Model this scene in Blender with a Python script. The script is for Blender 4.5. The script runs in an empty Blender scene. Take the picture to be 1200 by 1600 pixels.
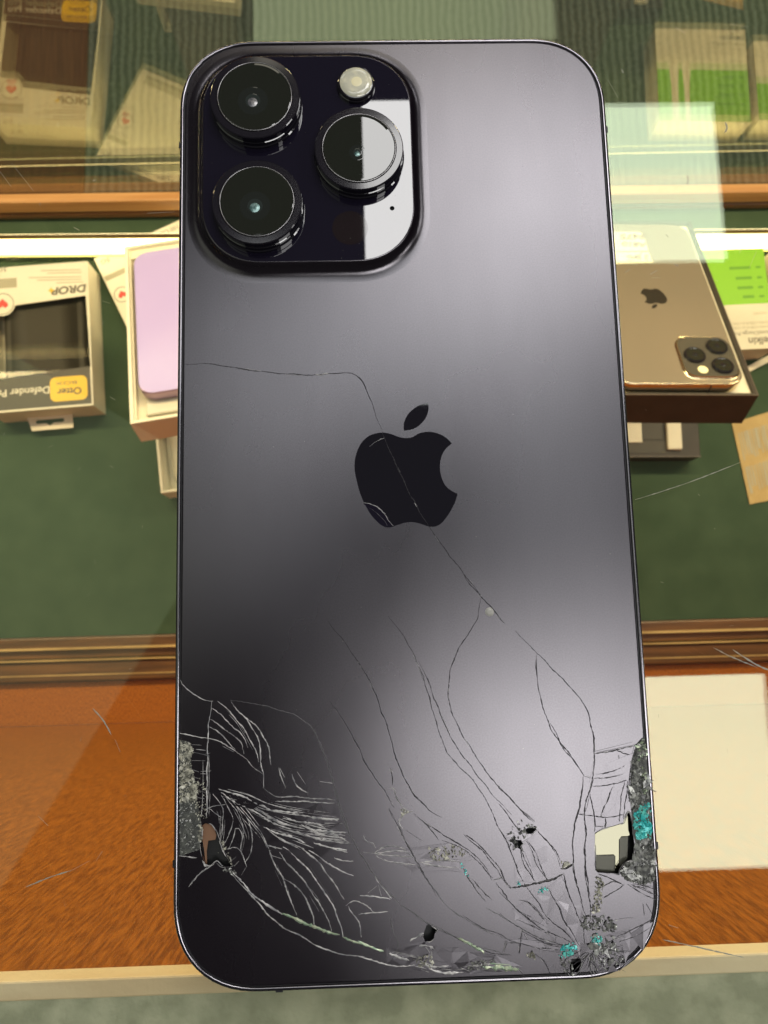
import bpy, bmesh, math, random
from mathutils import Vector, Matrix, Euler
S = 0.001                                   # all lengths below are millimetres
rnd = random.Random(7)
scene = bpy.context.scene
COL = scene.collection

# ------------------------------------------------------------------ camera
CAM = Vector((-6.875, -23.316, 135.49))
ROT = Matrix(((0.99942781, -0.02690632, 0.02049619),
              (0.02397439, 0.99097683, 0.13187173),
              (-0.02385943, -0.13130489, 0.99105487)))   # world -> camera
cam = bpy.data.cameras.new('camera')
cam.sensor_fit = 'VERTICAL'; cam.sensor_height = 24; cam.sensor_width = 18
cam.lens = 18.0
cam.clip_start = 0.005; cam.clip_end = 20
cam.dof.use_dof = True; cam.dof.focus_distance = 0.126; cam.dof.aperture_fstop = 34
cob = bpy.data.objects.new('camera', cam); COL.objects.link(cob)
M4 = ROT.transposed().to_4x4(); M4.translation = CAM * S
cob.matrix_world = M4
scene.camera = cob

# ------------------------------------------------------------------ world, lamps, exposure
w = bpy.data.worlds.new('World'); scene.world = w; w.use_nodes = True
bg = w.node_tree.nodes['Background']
bg.inputs[0].default_value = (1.0, 0.97, 0.98, 1); bg.inputs[1].default_value = 0.035
vs = scene.view_settings
vs.view_transform = 'Standard'; vs.look = 'None'; vs.exposure = 0; vs.gamma = 1; vs.use_curve_mapping = False

def ceiling_or_fill_lamp(x0, x1, y0, y1, z, radiance, col):  # area lamp at ceiling height, for real panels and added fill lamps
    a = bpy.data.lights.new('ceiling_panel_or_fill', 'AREA'); a.shape = 'RECTANGLE'
    a.size = (x1 - x0) * S; a.size_y = (y1 - y0) * S
    a.energy = radiance * math.pi * a.size * a.size_y
    a.color = col
    o = bpy.data.objects.new('ceiling_panel_or_fill', a); COL.objects.link(o)
    o.location = ((x0 + x1) / 2 * S, (y0 + y1) / 2 * S, z * S)
    return o
PANEL = 7.0
ceiling_or_fill_lamp(8, 931, 848, 1283, 1700, PANEL, (1.0, 0.985, 0.97))     # far fluorescent panel
ceiling_or_fill_lamp(125, 931, -625, -189, 1700, PANEL, (1.0, 0.985, 0.97))    # panel above the photographer
ceiling_or_fill_lamp(-272, 528, 1470, 2100, 1700, 1.6, (1.0, 0.93, 0.75))    # dimmer fixture farther off
ceiling_or_fill_lamp(340, 640, -60, 475, 1700, 1.7, (0.97, 1.0, 1.0))           # unseen dim lamps, added to lighten the frosted back
ceiling_or_fill_lamp(-430, 630, 480, 800, 1700, 2.7, (0.97, 1.0, 1.0))  # added lamp, lightens the middle of the frosted back
ceiling_or_fill_lamp(-430, -60, 40, 475, 1700, 0.9, (0.97, 1.0, 1.0))  # added lamp, lightens the left side of the frosted back
o = ceiling_or_fill_lamp(-900, 900, -750, 750, 1695, .32, (0.95, 1.0, 0.80))   # added lamp, set askew: its reflection makes the pale veil on the left
dv = Vector((-806 + 569, -546 + 156)).normalized(); nv = Vector((dv.y, -dv.x))
if nv.x > 0: nv = -nv
mid = Vector((-569, -156)) + dv * 230 + nv * 900
o.location = (mid.x * S, mid.y * S, 1.695); o.rotation_euler = (0, 0, math.atan2(nv.y, nv.x))
for gx, gy in ((1700, 848), (1700, -625), (8, 2700), (1700, 2700), (-1900, 2700)):   # unseen panels added for more light, carrying on the ceiling grid
    ceiling_or_fill_lamp(gx, gx + 923, gy, gy + 435, 1700, PANEL, (1.0, 0.985, 0.97))
# warm lamp of the showcase, along the upper front edge, shining down on the felt shelf
sl = bpy.data.lights.new('showcase_lamp', 'AREA'); sl.shape = 'RECTANGLE'; sl.size = 1.3; sl.size_y = .02
sl.energy = 5.0; sl.color = (1.0, 0.80, 0.45)
so = bpy.data.objects.new('showcase_lamp', sl); COL.objects.link(so); so.location = (0, .292, -.022); so.rotation_euler = (math.radians(-32), 0, 0)

# ------------------------------------------------------------------ pixel -> surface helpers
def ray(x, y): return ROT.transposed() @ Vector(((x - 600) / 1200, -(y - 800) / 1200, -1))
def U(x, y, z):
    d = ray(x, y); return CAM + d * ((z - CAM.z) / d.z)
def UY(x, y, Y):
    d = ray(x, y); return CAM + d * ((Y - CAM.y) / d.y)
def tolocal(p, loc, rz): return Matrix.Rotation(-rz, 3, 'Z') @ (Vector(p) - Vector(loc))
def tilt_local(x, y, loc, rot, z):
    Rm = Euler(rot).to_matrix(); o = Vector(loc); n = Rm @ Vector((0, 0, 1)); p0 = o + n * z
    d = ray(x, y); p = CAM + d * (((p0 - CAM).dot(n)) / d.dot(n))
    return Rm.transposed() @ (p - o)

# ------------------------------------------------------------------ materials
def mat(name, col, rough=0.5, metal=0.0, ior=1.5, noise=None, bump=None, emit=None, coat=0, rnoise=None):
    m = bpy.data.materials.new(name); m.use_nodes = True
    nt = m.node_tree; b = nt.nodes['Principled BSDF']
    b.inputs['Base Color'].default_value = (*col, 1)
    b.inputs['Roughness'].default_value = rough; b.inputs['Metallic'].default_value = metal
    b.inputs['IOR'].default_value = ior
    if coat: b.inputs['Coat Weight'].default_value = coat; b.inputs['Coat Roughness'].default_value = 0.05
    tc = nt.nodes.new('ShaderNodeTexCoord')
    def nz(scale, detail=4, stretch=None):
        n = nt.nodes.new('ShaderNodeTexNoise'); n.inputs['Scale'].default_value = scale; n.inputs['Detail'].default_value = detail
        mp = nt.nodes.new('ShaderNodeMapping'); nt.links.new(tc.outputs['Object'], mp.inputs[0])
        if stretch: mp.inputs['Scale'].default_value = stretch
        nt.links.new(mp.outputs[0], n.inputs['Vector']); return n
    if noise:
        scale, col2, lo, hi = noise[:4]
        n = nz(scale, 6, noise[4] if len(noise) > 4 else None)
        r = nt.nodes.new('ShaderNodeValToRGB')
        r.color_ramp.elements[0].position = lo; r.color_ramp.elements[1].position = hi
        r.color_ramp.elements[0].color = (*col, 1); r.color_ramp.elements[1].color = (*col2, 1)
        nt.links.new(n.outputs['Fac'], r.inputs[0]); nt.links.new(r.outputs[0], b.inputs['Base Color'])
    if rnoise:
        scale, a0, a1 = rnoise
        n = nz(scale, 5); r = nt.nodes.new('ShaderNodeMapRange')
        r.inputs['From Min'].default_value = .35; r.inputs['From Max'].default_value = .68
        r.inputs['To Min'].default_value = a0; r.inputs['To Max'].default_value = a1
        nt.links.new(n.outputs['Fac'], r.inputs['Value']); nt.links.new(r.outputs[0], b.inputs['Roughness'])
    if bump:
        scale, st, dist = bump[:3]
        n = nz(scale, 5, bump[3] if len(bump) > 3 else None); bp = nt.nodes.new('ShaderNodeBump')
        bp.inputs['Strength'].default_value = st; bp.inputs['Distance'].default_value = dist
        nt.links.new(n.outputs['Fac'], bp.inputs['Height']); nt.links.new(bp.outputs[0], b.inputs['Normal'])
    if emit:
        b.inputs['Emission Color'].default_value = (*emit[0], 1); b.inputs['Emission Strength'].default_value = emit[1]
    return m

def glass_sheet(name, tint, gloss_col, ior, rough=0.0, gain=1.0):
    m = bpy.data.materials.new(name); m.use_nodes = True; nt = m.node_tree
    for n in list(nt.nodes): nt.nodes.remove(n)
    out = nt.nodes.new('ShaderNodeOutputMaterial'); mix = nt.nodes.new('ShaderNodeMixShader')
    t = nt.nodes.new('ShaderNodeBsdfTransparent'); t.inputs[0].default_value = (*tint, 1)
    g = nt.nodes.new('ShaderNodeBsdfGlossy'); g.inputs[0].default_value = (*gloss_col, 1); g.inputs['Roughness'].default_value = rough
    # Schlick from the facing term: symmetric for both sides of the sheet
    geo = nt.nodes.new('ShaderNodeNewGeometry')
    dot = nt.nodes.new('ShaderNodeVectorMath'); dot.operation = 'DOT_PRODUCT'
    nt.links.new(geo.outputs['Normal'], dot.inputs[0]); nt.links.new(geo.outputs['Incoming'], dot.inputs[1])
    ab = nt.nodes.new('ShaderNodeMath'); ab.operation = 'ABSOLUTE'; nt.links.new(dot.outputs['Value'], ab.inputs[0])
    om = nt.nodes.new('ShaderNodeMath'); om.operation = 'SUBTRACT'; om.inputs[0].default_value = 1; nt.links.new(ab.outputs[0], om.inputs[1])
    pw = nt.nodes.new('ShaderNodeMath'); pw.operation = 'POWER'; pw.inputs[1].default_value = 5; nt.links.new(om.outputs[0], pw.inputs[0])
    f0 = ((ior - 1) / (ior + 1)) ** 2 * gain
    ma = nt.nodes.new('ShaderNodeMath'); ma.operation = 'MULTIPLY_ADD'; ma.inputs[1].default_value = 1 - f0; ma.inputs[2].default_value = f0
    nt.links.new(pw.outputs[0], ma.inputs[0]); nt.links.new(ma.outputs[0], mix.inputs[0])
    nt.links.new(t.outputs[0], mix.inputs[1]); nt.links.new(g.outputs[0], mix.inputs[2]); nt.links.new(mix.outputs[0], out.inputs[0])
    return m

def wood(name, dark, light, stretch, rough=0.4, scale=1.0):
    m = mat(name, dark, rough, noise=(120 * scale, light, .36, .66, stretch), bump=(220 * scale, .25, .0006, stretch))
    return m

M = {}
M['back'] = mat('frosted purple glass', (0.160, 0.150, 0.170), 0.27, 1.0, bump=(2600, .05, .0001), rnoise=(28, .262, .282))
def frosted(name, col, rough):
    m = bpy.data.materials.new(name); m.use_nodes = True; nt = m.node_tree
    for n in list(nt.nodes): nt.nodes.remove(n)
    out = nt.nodes.new('ShaderNodeOutputMaterial'); g = nt.nodes.new('ShaderNodeBsdfGlossy'); g.distribution = 'BECKMANN'
    df = nt.nodes.new('ShaderNodeBsdfDiffuse'); df.inputs[0].default_value = (0.006, 0.004, 0.006, 1); ad = nt.nodes.new('ShaderNodeAddShader')
    tc = nt.nodes.new('ShaderNodeTexCoord')
    def noise(scale, detail=5, stretch=(1, 1, 1)):
        mp = nt.nodes.new('ShaderNodeMapping'); mp.inputs['Scale'].default_value = stretch; nt.links.new(tc.outputs['Object'], mp.inputs[0])
        n = nt.nodes.new('ShaderNodeTexNoise'); n.inputs['Scale'].default_value = scale; n.inputs['Detail'].default_value = detail; nt.links.new(mp.outputs[0], n.inputs['Vector']); return n
    # finger smudges: slow variation of sheen and roughness, plus a very fine grain
    n1 = noise(38, 6, (1, .6, 1)); n2 = noise(3800, 2); n3 = noise(300, 4, (1, .25, 1))
    r = nt.nodes.new('ShaderNodeMapRange'); r.inputs['From Min'].default_value = .3; r.inputs['From Max'].default_value = .7; r.inputs['To Min'].default_value = rough * .93; r.inputs['To Max'].default_value = rough * 1.08; r.clamp = False
    nt.links.new(n1.outputs['Fac'], r.inputs['Value']); nt.links.new(r.outputs[0], g.inputs['Roughness'])
    a = nt.nodes.new('ShaderNodeMath'); a.operation = 'MULTIPLY_ADD'; a.inputs[1].default_value = .34; a.inputs[2].default_value = .77
    nt.links.new(n2.outputs['Fac'], a.inputs[0])
    b = nt.nodes.new('ShaderNodeMath'); b.operation = 'MULTIPLY_ADD'; b.inputs[1].default_value = .09; nt.links.new(n3.outputs['Fac'], b.inputs[0]); nt.links.new(a.outputs[0], b.inputs[2])
    vm = nt.nodes.new('ShaderNodeVectorMath'); vm.operation = 'SCALE'; vm.inputs[0].default_value = col; nt.links.new(b.outputs[0], vm.inputs['Scale'])
    nt.links.new(vm.outputs[0], g.inputs['Color'])
    nt.links.new(g.outputs[0], ad.inputs[0]); nt.links.new(df.outputs[0], ad.inputs[1]); nt.links.new(ad.outputs[0], out.inputs[0])
    return m
M['back'] = frosted('frosted purple glass', (0.126, 0.120, 0.129), 0.275)
M['plate'] = mat('polished dark glass', (0.010, 0.008, 0.018), 0.012, 0, ior=1.92)
M['emblem'] = mat('mirror emblem', (0.012, 0.011, 0.016), 0.02, 0, ior=1.75)
M['steel'] = mat('polished purple steel', (0.30, 0.285, 0.31), 0.14, 1.0)
M['gap'] = mat('black gasket', (0.006, 0.006, 0.008), 0.4)
M['ring'] = mat('dark lens ring', (0.014, 0.012, 0.017), 0.10, 0.0, ior=1.75)
M['barrel'] = mat('glossy barrel', (0.012, 0.011, 0.016), 0.05, 0, ior=1.9)
M['lens'] = mat('lens cover', (0.019, 0.021, 0.015), 0.01, 0, ior=1.78)
M['lens_glint'] = mat('lens glint', (0.09, 0.17, 0.16), 0.2, 0.4, noise=(1300, (0.28, 0.42, 0.40), .42, .6))  # teal glint of the lens, painted as colour
M['lens_glint2'] = mat('grey lens glint', (0.14, 0.14, 0.15), 0.2, 0.4, noise=(1300, (0.34, 0.33, 0.33), .45, .6))  # grey version of the painted lens glint
M['lens_in1'] = mat('inner lens', (0.022, 0.025, 0.021), 0.012, 0, ior=1.78)
M['lens_in2'] = mat('inner lens ring', (0.032, 0.040, 0.036), 0.02, 0, ior=1.78)
M['rimline'] = mat('bevelled lens edge', (0.27, 0.26, 0.265), 0.22, 1.0)
M['flash'] = mat('flash diffuser', (0.62, 0.60, 0.46), 0.12, 0, coat=1, noise=(420, (0.85, 0.80, 0.58), .4, .62))
M['flash_core'] = mat('flash emitter', (0.95, 0.86, 0.52), 0.3)
M['lidar'] = mat('sensor window', (0.018, 0.012, 0.013), 0.02, 0, ior=1.8)
M['crack'] = mat('fracture glass', (0.065, 0.062, 0.067), 0.22, 0.1, ior=1.5)
M['crackw'] = mat('powdered fracture and glints', (0.66, 0.64, 0.62), 0.35, 0.2, noise=(700, (0.24, 0.24, 0.25), .42, .66))  # pale tone for glass powder, also for drawn glints and a reflection
M['crackf'] = mat('faint fracture and reflection', (0.17, 0.165, 0.17), 0.3, 0.2)  # paler copy for cracks catching light over the back's dark area
M['shard'] = mat('glass splinters', (0.15, 0.15, 0.145), 0.22, 0.2, noise=(1500, (0.36, 0.365, 0.33), .4, .62))
M['backing'] = mat('exposed grey backing', (0.045, 0.047, 0.043), 0.5, noise=(900, (0.10, 0.105, 0.09), .4, .65))
M['shardw'] = mat('crushed glass', (0.24, 0.235, 0.19), 0.3, 0.1, noise=(1300, (0.66, 0.64, 0.52), .42, .64))
M['teal'] = mat('iridescent splinters', (0.04, 0.50, 0.49), 0.25, 0.15, noise=(700, (0.20, 0.74, 0.62), .4, .62))
M['palegreen'] = mat('pale iridescent edge', (0.36, 0.50, 0.34), 0.25, 0.3, noise=(1100, (0.60, 0.66, 0.46), .4, .6))
M['void'] = mat('black cavity', (0.004, 0.004, 0.004), 0.5)
M['innerplate'] = mat('bright inner metal', (0.112, 0.108, 0.078), 0.03, 1.0)
M['innerdull'] = mat('dull inner foil', (0.10, 0.098, 0.075), 0.4, 0.3)
M['brownish'] = mat('foil with brown reflection', (0.36, 0.20, 0.12), 0.35, 0.6)
M['glass_top'] = glass_sheet('counter glass', (0.985, 0.99, 0.965), (0.78, 0.95, 0.69), 1.60)
M['glass_front'] = glass_sheet('front glass', (0.88, 0.92, 0.85), (1.0, 0.93, 0.74), 1.60, 0.0, gain=4.0)
M['scratch'] = mat('scratch', (0.36, 0.35, 0.28), 0.5)
M['felt'] = mat('green felt', (0.048, 0.078, 0.046), 0.95, ior=1.2, noise=(40, (0.062, 0.097, 0.058), .35, .7), bump=(1800, .5, .0006))
M['door'] = wood('orange door wood', (0.23, 0.060, 0.005), (0.46, 0.142, 0.014), (2.4, 1, .26), 0.3, 5.0)
M['sill'] = wood('brown sill wood', (0.085, 0.036, 0.013), (0.17, 0.074, 0.025), (.12, 2, 2), 0.35)
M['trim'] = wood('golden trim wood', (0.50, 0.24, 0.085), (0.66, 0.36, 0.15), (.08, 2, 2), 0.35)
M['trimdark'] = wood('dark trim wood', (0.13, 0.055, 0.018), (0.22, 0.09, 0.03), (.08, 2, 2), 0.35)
M['brass'] = mat('brass rail', (0.74, 0.52, 0.22), 0.35, 0.3, noise=(25, (0.50, 0.33, 0.13), .4, .65))
M['rimwood'] = mat('pale rim wood', (0.74, 0.57, 0.36), 0.7, noise=(90, (0.84, 0.70, 0.48), .35, .65, (.3, 1.5, 1)), bump=(500, .3, .0005))
M['rimlam'] = mat('grey green laminate', (0.36, 0.37, 0.26), 0.8, noise=(170, (0.52, 0.52, 0.38), .38, .64), bump=(700, .4, .0006))
M['white'] = mat('white carton', (0.74, 0.70, 0.56), 0.5, noise=(18, (0.80, 0.76, 0.63), .4, .6))
M['card'] = mat('off white card', (0.68, 0.62, 0.48), 0.6, noise=(25, (0.76, 0.70, 0.55), .4, .6))
M['blackbox'] = mat('black carton', (0.022, 0.015, 0.011), 0.55, noise=(60, (0.035, 0.024, 0.018), .35, .7))
M['rimedge'] = mat('scuffed box edge', (0.075, 0.055, 0.042), 0.45)
M['gold'] = mat('bronze frosted glass', (0.225, 0.188, 0.142), 0.36, 0.35, noise=(8, (0.26, 0.212, 0.158), .35, .65), bump=(1500, .04, .0002))
M['goldsteel'] = mat('polished gold steel', (0.66, 0.55, 0.38), 0.22, 1.0)
M['goldplate'] = mat('bronze camera glass', (0.095, 0.086, 0.07), 0.2, 0.2)
M['darkmark'] = mat('dark emblem', (0.025, 0.022, 0.018), 0.2)
M['purple'] = mat('lilac gloss glass', (0.42, 0.34, 0.68), 0.12, 0, noise=(9, (0.47, 0.38, 0.70), .35, .65))
M['purpleedge'] = mat('lilac aluminium', (0.40, 0.29, 0.42), 0.3, 0.7)
M['clear'] = mat('clear tray', (0.60, 0.56, 0.46), 0.15)
M['case'] = mat('black rubber case', (0.034, 0.030, 0.023), 0.6, bump=(300, .2, .0004))
M['casefilm'] = glass_sheet('blister film', (0.92, 0.9, 0.85), (1, .97, .9), 1.5, 0.02, gain=.4)
M['band'] = mat('charcoal print', (0.050, 0.042, 0.032), 0.45)
M['yellow'] = mat('yellow badge', (0.82, 0.52, 0.010), 0.4)
M['ink'] = mat('grey ink', (0.16, 0.14, 0.11), 0.6)
M['palegrey'] = mat('pale print', (0.42, 0.38, 0.27), 0.6)
M['red'] = mat('red print', (0.70, 0.06, 0.045), 0.5)
M['lime'] = mat('lime print', (0.22, 0.52, 0.008), 0.45)
M['limedark'] = mat('dark lime print', (0.12, 0.33, 0.008), 0.5)
M['whiteprint'] = mat('white print', (0.80, 0.76, 0.62), 0.5)
M['kraft'] = mat('brown paper', (0.46, 0.32, 0.13), 0.8, noise=(60, (0.54, 0.39, 0.17), .35, .65), bump=(500, .3, .0006))
M['tag'] = mat('cream tag paper', (0.62, 0.56, 0.36), 0.7)
M['penred'] = mat('brown pen', (0.10, 0.03, 0.012), 0.7)
M['led'] = mat('lit tube', (1, .95, .7), 0.5, emit=((1.0, 0.86, 0.50), 5.0))
M['ledhouse'] = mat('aluminium channel', (0.30, 0.27, 0.16), 0.35, 0.9)
M['insert_grey'] = mat('grey paper insert', (0.055, 0.047, 0.036), 0.6)

# ribbed carpet seen through the front glass
def ribbed():
    m = mat('ribbed carpet', (0.10, 0.12, 0.085), 0.95, ior=1.2); nt = m.node_tree; b = nt.nodes['Principled BSDF']
    tc = nt.nodes.new('ShaderNodeTexCoord'); sx = nt.nodes.new('ShaderNodeSeparateXYZ'); nt.links.new(tc.outputs['Object'], sx.inputs[0])
    nz = nt.nodes.new('ShaderNodeTexNoise'); nz.inputs['Scale'].default_value = 30; nz.inputs['Detail'].default_value = 4; nt.links.new(tc.outputs['Object'], nz.inputs['Vector'])
    a = nt.nodes.new('ShaderNodeMath'); a.operation = 'MULTIPLY_ADD'; a.inputs[1].default_value = .010; nt.links.new(nz.outputs[0], a.inputs[0]); nt.links.new(sx.outputs[0], a.inputs[2])
    s = nt.nodes.new('ShaderNodeMath'); s.operation = 'MULTIPLY'; s.inputs[1].default_value = 2 * math.pi / 0.0115; nt.links.new(a.outputs[0], s.inputs[0])
    q = nt.nodes.new('ShaderNodeMath'); q.operation = 'SINE'; nt.links.new(s.outputs[0], q.inputs[0])
    n2 = nt.nodes.new('ShaderNodeTexNoise'); n2.inputs['Scale'].default_value = 160; n2.inputs['Detail'].default_value = 3; nt.links.new(tc.outputs['Object'], n2.inputs['Vector'])
    m2 = nt.nodes.new('ShaderNodeMath'); m2.operation = 'MULTIPLY_ADD'; m2.inputs[1].default_value = 3.4; nt.links.new(n2.outputs[0], m2.inputs[0]); nt.links.new(q.outputs[0], m2.inputs[2])
    r = nt.nodes.new('ShaderNodeMapRange'); r.inputs['From Min'].default_value = .0; r.inputs['From Max'].default_value = 3.4; nt.links.new(m2.outputs[0], r.inputs['Value'])
    mx = nt.nodes.new('ShaderNodeMix'); mx.data_type = 'RGBA'; nt.links.new(r.outputs[0], mx.inputs['Factor'])
    mx.inputs[6].default_value = (0.085, 0.092, 0.076, 1); mx.inputs[7].default_value = (0.31, 0.32, 0.265, 1)
    nt.links.new(mx.outputs[2], b.inputs['Base Color'])
    return m
M['carpet'] = ribbed()
M['floorwood'] = wood('reddish floor wood', (0.17, 0.055, 0.022), (0.25, 0.085, 0.032), (2, .1, 2), .5)

# ------------------------------------------------------------------ mesh helpers
def link(name, me, m, parent=None, loc=(0, 0, 0), rot=(0, 0, 0), smooth=False, label=None):
    o = bpy.data.objects.new(name, me); COL.objects.link(o)
    if m is not None: me.materials.clear(); me.materials.append(m)
    o.location = Vector(loc) * S; o.rotation_euler = rot
    if parent: o.parent = parent
    if smooth:
        for p in me.polygons: p.use_smooth = True
    if label: o['label'] = label
    return o
def from_bm(name, bm, m, parent=None, smooth=False, recalc=True, **k):
    if recalc: bmesh.ops.recalc_face_normals(bm, faces=bm.faces)
    me = bpy.data.meshes.new(name); bm.to_mesh(me); bm.free()
    return link(name, me, m, parent, smooth=smooth, **k)
def thing(name, label, cat, loc=(0, 0, 0), rot=(0, 0, 0), group=None):
    o = bpy.data.objects.new(name, None); COL.objects.link(o); o.empty_display_size = .01
    o.location = Vector(loc) * S; o.rotation_euler = rot
    o['label'] = label; o['category'] = cat
    if group: o['group'] = group
    return o
def tag(o, label, cat, group=None):
    o['label'] = label; o['category'] = cat
    if group: o['group'] = group
def add_box(bm, x0, x1, y0, y1, z0, z1, bevel=0):
    r = bmesh.ops.create_cube(bm, size=1)
    for v in r['verts']:
        v.co = Vector((((x0 + x1) / 2 + v.co.x * (x1 - x0)) * S, ((y0 + y1) / 2 + v.co.y * (y1 - y0)) * S, ((z0 + z1) / 2 + v.co.z * (z1 - z0)) * S))
    if bevel:
        es = list({e for v in r['verts'] for e in v.link_edges})
        bmesh.ops.bevel(bm, geom=es, offset=bevel * S, segments=2, affect='EDGES', profile=.5)
def box(name, m, parent, x0, x1, y0, y1, z0, z1, bevel=0, **k):
    bm = bmesh.new(); add_box(bm, x0, x1, y0, y1, z0, z1, bevel); return from_bm(name, bm, m, parent, **k)
def rrect(cx, cy, w, h, r, n=10, p=2.0):
    pts = []
    for sx, sy, a0 in ((1, 1, 0), (-1, 1, 90), (-1, -1, 180), (1, -1, 270)):
        for i in range(n + 1):
            a = math.radians(a0 + 90 * i / n); c, s = math.cos(a), math.sin(a)
            k = (abs(c) ** p + abs(s) ** p) ** (-1 / p)
            pts.append((cx + sx * (w / 2 - r) + c * k * r, cy + sy * (h / 2 - r) + s * k * r))
    return pts
def circle(cx, cy, r, n=48): return [(cx + r * math.cos(2 * math.pi * i / n), cy + r * math.sin(2 * math.pi * i / n)) for i in range(n)]
def flat(loops, z, depth=0.0, bevel=0.0):
    """filled plate mesh from closed outlines (later loops are holes); top at z, `depth` mm thick"""
    cu = bpy.data.curves.new('c', 'CURVE'); cu.dimensions = '2D'; cu.fill_mode = 'BOTH'
    for lp in loops:
        sp = cu.splines.new('POLY'); sp.points.add(len(lp) - 1); sp.use_cyclic_u = True
        for q, p in zip(sp.points, lp): q.co = (p[0] * S, p[1] * S, 0, 1)
    cu.extrude = depth / 2 * S
    o = bpy.data.objects.new('c', cu); COL.objects.link(o)
    me = bpy.data.meshes.new_from_object(o)
    bpy.data.objects.remove(o); bpy.data.curves.remove(cu)
    for v in me.vertices: v.co.z += (z - depth / 2) * S
    return me
def plate(name, loops, z, m, parent, depth=0.0, **k):
    return link(name, flat(loops, z, depth), m, parent, **k)
def sweep(name, outline_fn, prof, m, parent, close=False, smooth=True, **k):
    """outline_fn(inset)->loop; prof=[(inset,z),...] builds a skirt of rings"""
    bm = bmesh.new(); rings = []
    for ins, z in prof:
        rings.append([bm.verts.new((x * S, y * S, z * S)) for x, y in outline_fn(ins)])
    n = len(rings[0])
    pairs = list(zip(rings, rings[1:])) + ([(rings[-1], rings[0])] if close else [])
    for a, b in pairs:
        for i in range(n): bm.faces.new((a[i], a[(i + 1) % n], b[(i + 1) % n], b[i]))
    return from_bm(name, bm, m, parent, smooth=smooth, **k)
def lathe(name, cx, cy, prof, m, parent, n=64, cap=True, smooth=False, **k):
    bm = bmesh.new(); rings = []
    for r, z in prof:
        rings.append([bm.verts.new(((cx + r * math.cos(2 * math.pi * i / n)) * S, (cy + r * math.sin(2 * math.pi * i / n)) * S, z * S)) for i in range(n)])
    for a, b in zip(rings, rings[1:]):
        for i in range(n): bm.faces.new((a[i], a[(i + 1) % n], b[(i + 1) % n], b[i]))
    if cap: bm.faces.new(rings[-1])
    o = from_bm(name, bm, m, parent, **k)
    if smooth:
        for p in o.data.polygons: p.use_smooth = len(p.vertices) == 4
    return o
def text(name, s, size, m, parent, loc, rz=0, shear=0, sx=1, bold=0, align='CENTER'):
    cu = bpy.data.curves.new('t', 'FONT'); cu.body = s; cu.size = size * S; cu.shear = shear; cu.align_x = align; cu.align_y = 'CENTER'
    cu.offset = bold * S
    o = bpy.data.objects.new('t', cu); COL.objects.link(o); me = bpy.data.meshes.new_from_object(o)
    bpy.data.objects.remove(o); bpy.data.curves.remove(cu)
    for v in me.vertices: v.co.x *= sx
    return link(name, me, m, parent, loc, (0, 0, rz))
def smoothline(pts, step=2.0):
    """Catmull-Rom through points"""
    if len(pts) < 3: return list(pts)
    P = [pts[0]] + list(pts) + [pts[-1]]; out = []
    for i in range(1, len(P) - 2):
        p0, p1, p2, p3 = (Vector(q) for q in P[i - 1:i + 3])
        n = max(1, int((p2 - p1).length / step))
        for k in range(n):
            t = k / n
            out.append(tuple(.5 * ((2 * p1) + (-p0 + p2) * t + (2 * p0 - 5 * p1 + 4 * p2 - p3) * t * t + (-p0 + 3 * p1 - 3 * p2 + p3) * t ** 3)))
    out.append(tuple(pts[-1])); return out
def ridge(bm, pts, w, h, z, taper=True, jit=0.0, asym=0.0):
    """thin roof-shaped line along pts (mm), half width w, height h"""
    n = len(pts)
    if n < 2: return
    L, C, R = [], [], []
    for i, p in enumerate(pts):
        a = Vector(pts[max(0, i - 1)]); b = Vector(pts[min(n - 1, i + 1)]); d = (b - a)
        if d.length == 0: d = Vector((1, 0))
        d.normalize(); nrm = Vector((-d.y, d.x)); t = i / (n - 1)
        k = (1 if not taper else min(1, .35 + 3 * min(t, 1 - t))) * (1 + rnd.uniform(-jit, jit) * 2)
        q = Vector(p) + nrm * rnd.uniform(-jit, jit) * w
        L.append(bm.verts.new(((q.x + nrm.x * w * k) * S, (q.y + nrm.y * w * k) * S, z * S)))
        R.append(bm.verts.new(((q.x - nrm.x * w * k) * S, (q.y - nrm.y * w * k) * S, z * S)))
        C.append(bm.verts.new(((q.x + nrm.x * w * asym) * S, (q.y + nrm.y * w * asym) * S, (z + h * k) * S)))
    for i in range(n - 1):
        bm.faces.new((L[i], C[i], C[i + 1], L[i + 1])); bm.faces.new((C[i], R[i], R[i + 1], C[i + 1]))

# ================================================================== DISPLAY CASE
case = thing('display_case', 'glass topped shop display case with green felt shelf and orange wood door', 'display case')
ZF, YG = -460.0, 309.0
box('top_glass', M['glass_top'], case, -750, 750, -150, 330, -9, 0)
box('front_glass', M['glass_front'], case, -750, 750, YG, YG + 3, -900, -9.2)
box('felt_shelf', M['felt'], case, -750, 750, -34, YG - 1, ZF - 12, ZF)
bm = bmesh.new()                                                   # sliding door at the back: slightly leaning board
vv = [bm.verts.new((x * S, y * S, z * S)) for x, y, z in ((-750, -85.5, -10), (750, -85.5, -10), (750, -99.5, ZF), (-750, -99.5, ZF),
                                                       (-750, -100, -10), (750, -100, -10), (750, -114, ZF), (-750, -114, ZF))]
for f in ((0, 1, 2, 3), (7, 6, 5, 4), (0, 4, 5, 1), (3, 2, 6, 7), (1, 5, 6, 2), (0, 3, 7, 4)): bm.faces.new([vv[i] for i in f])
from_bm('sliding_door', bm, M['door'], case)
box('door_foot', M['door'], case, -750, 750, -99.45, -68, ZF - 12, ZF - 1)
box('door_track', M['sill'], case, -750, 750, -67, -52, ZF - 12, ZF + 6, 1.5)
box('door_track', M['sill'], case, -750, 750, -50.5, -34.3, ZF - 12, ZF + 4, 1.5)
box('track_rail', M['brass'], case, -750, 750, -51.9, -50.9, ZF - 5, ZF + 9)
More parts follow.
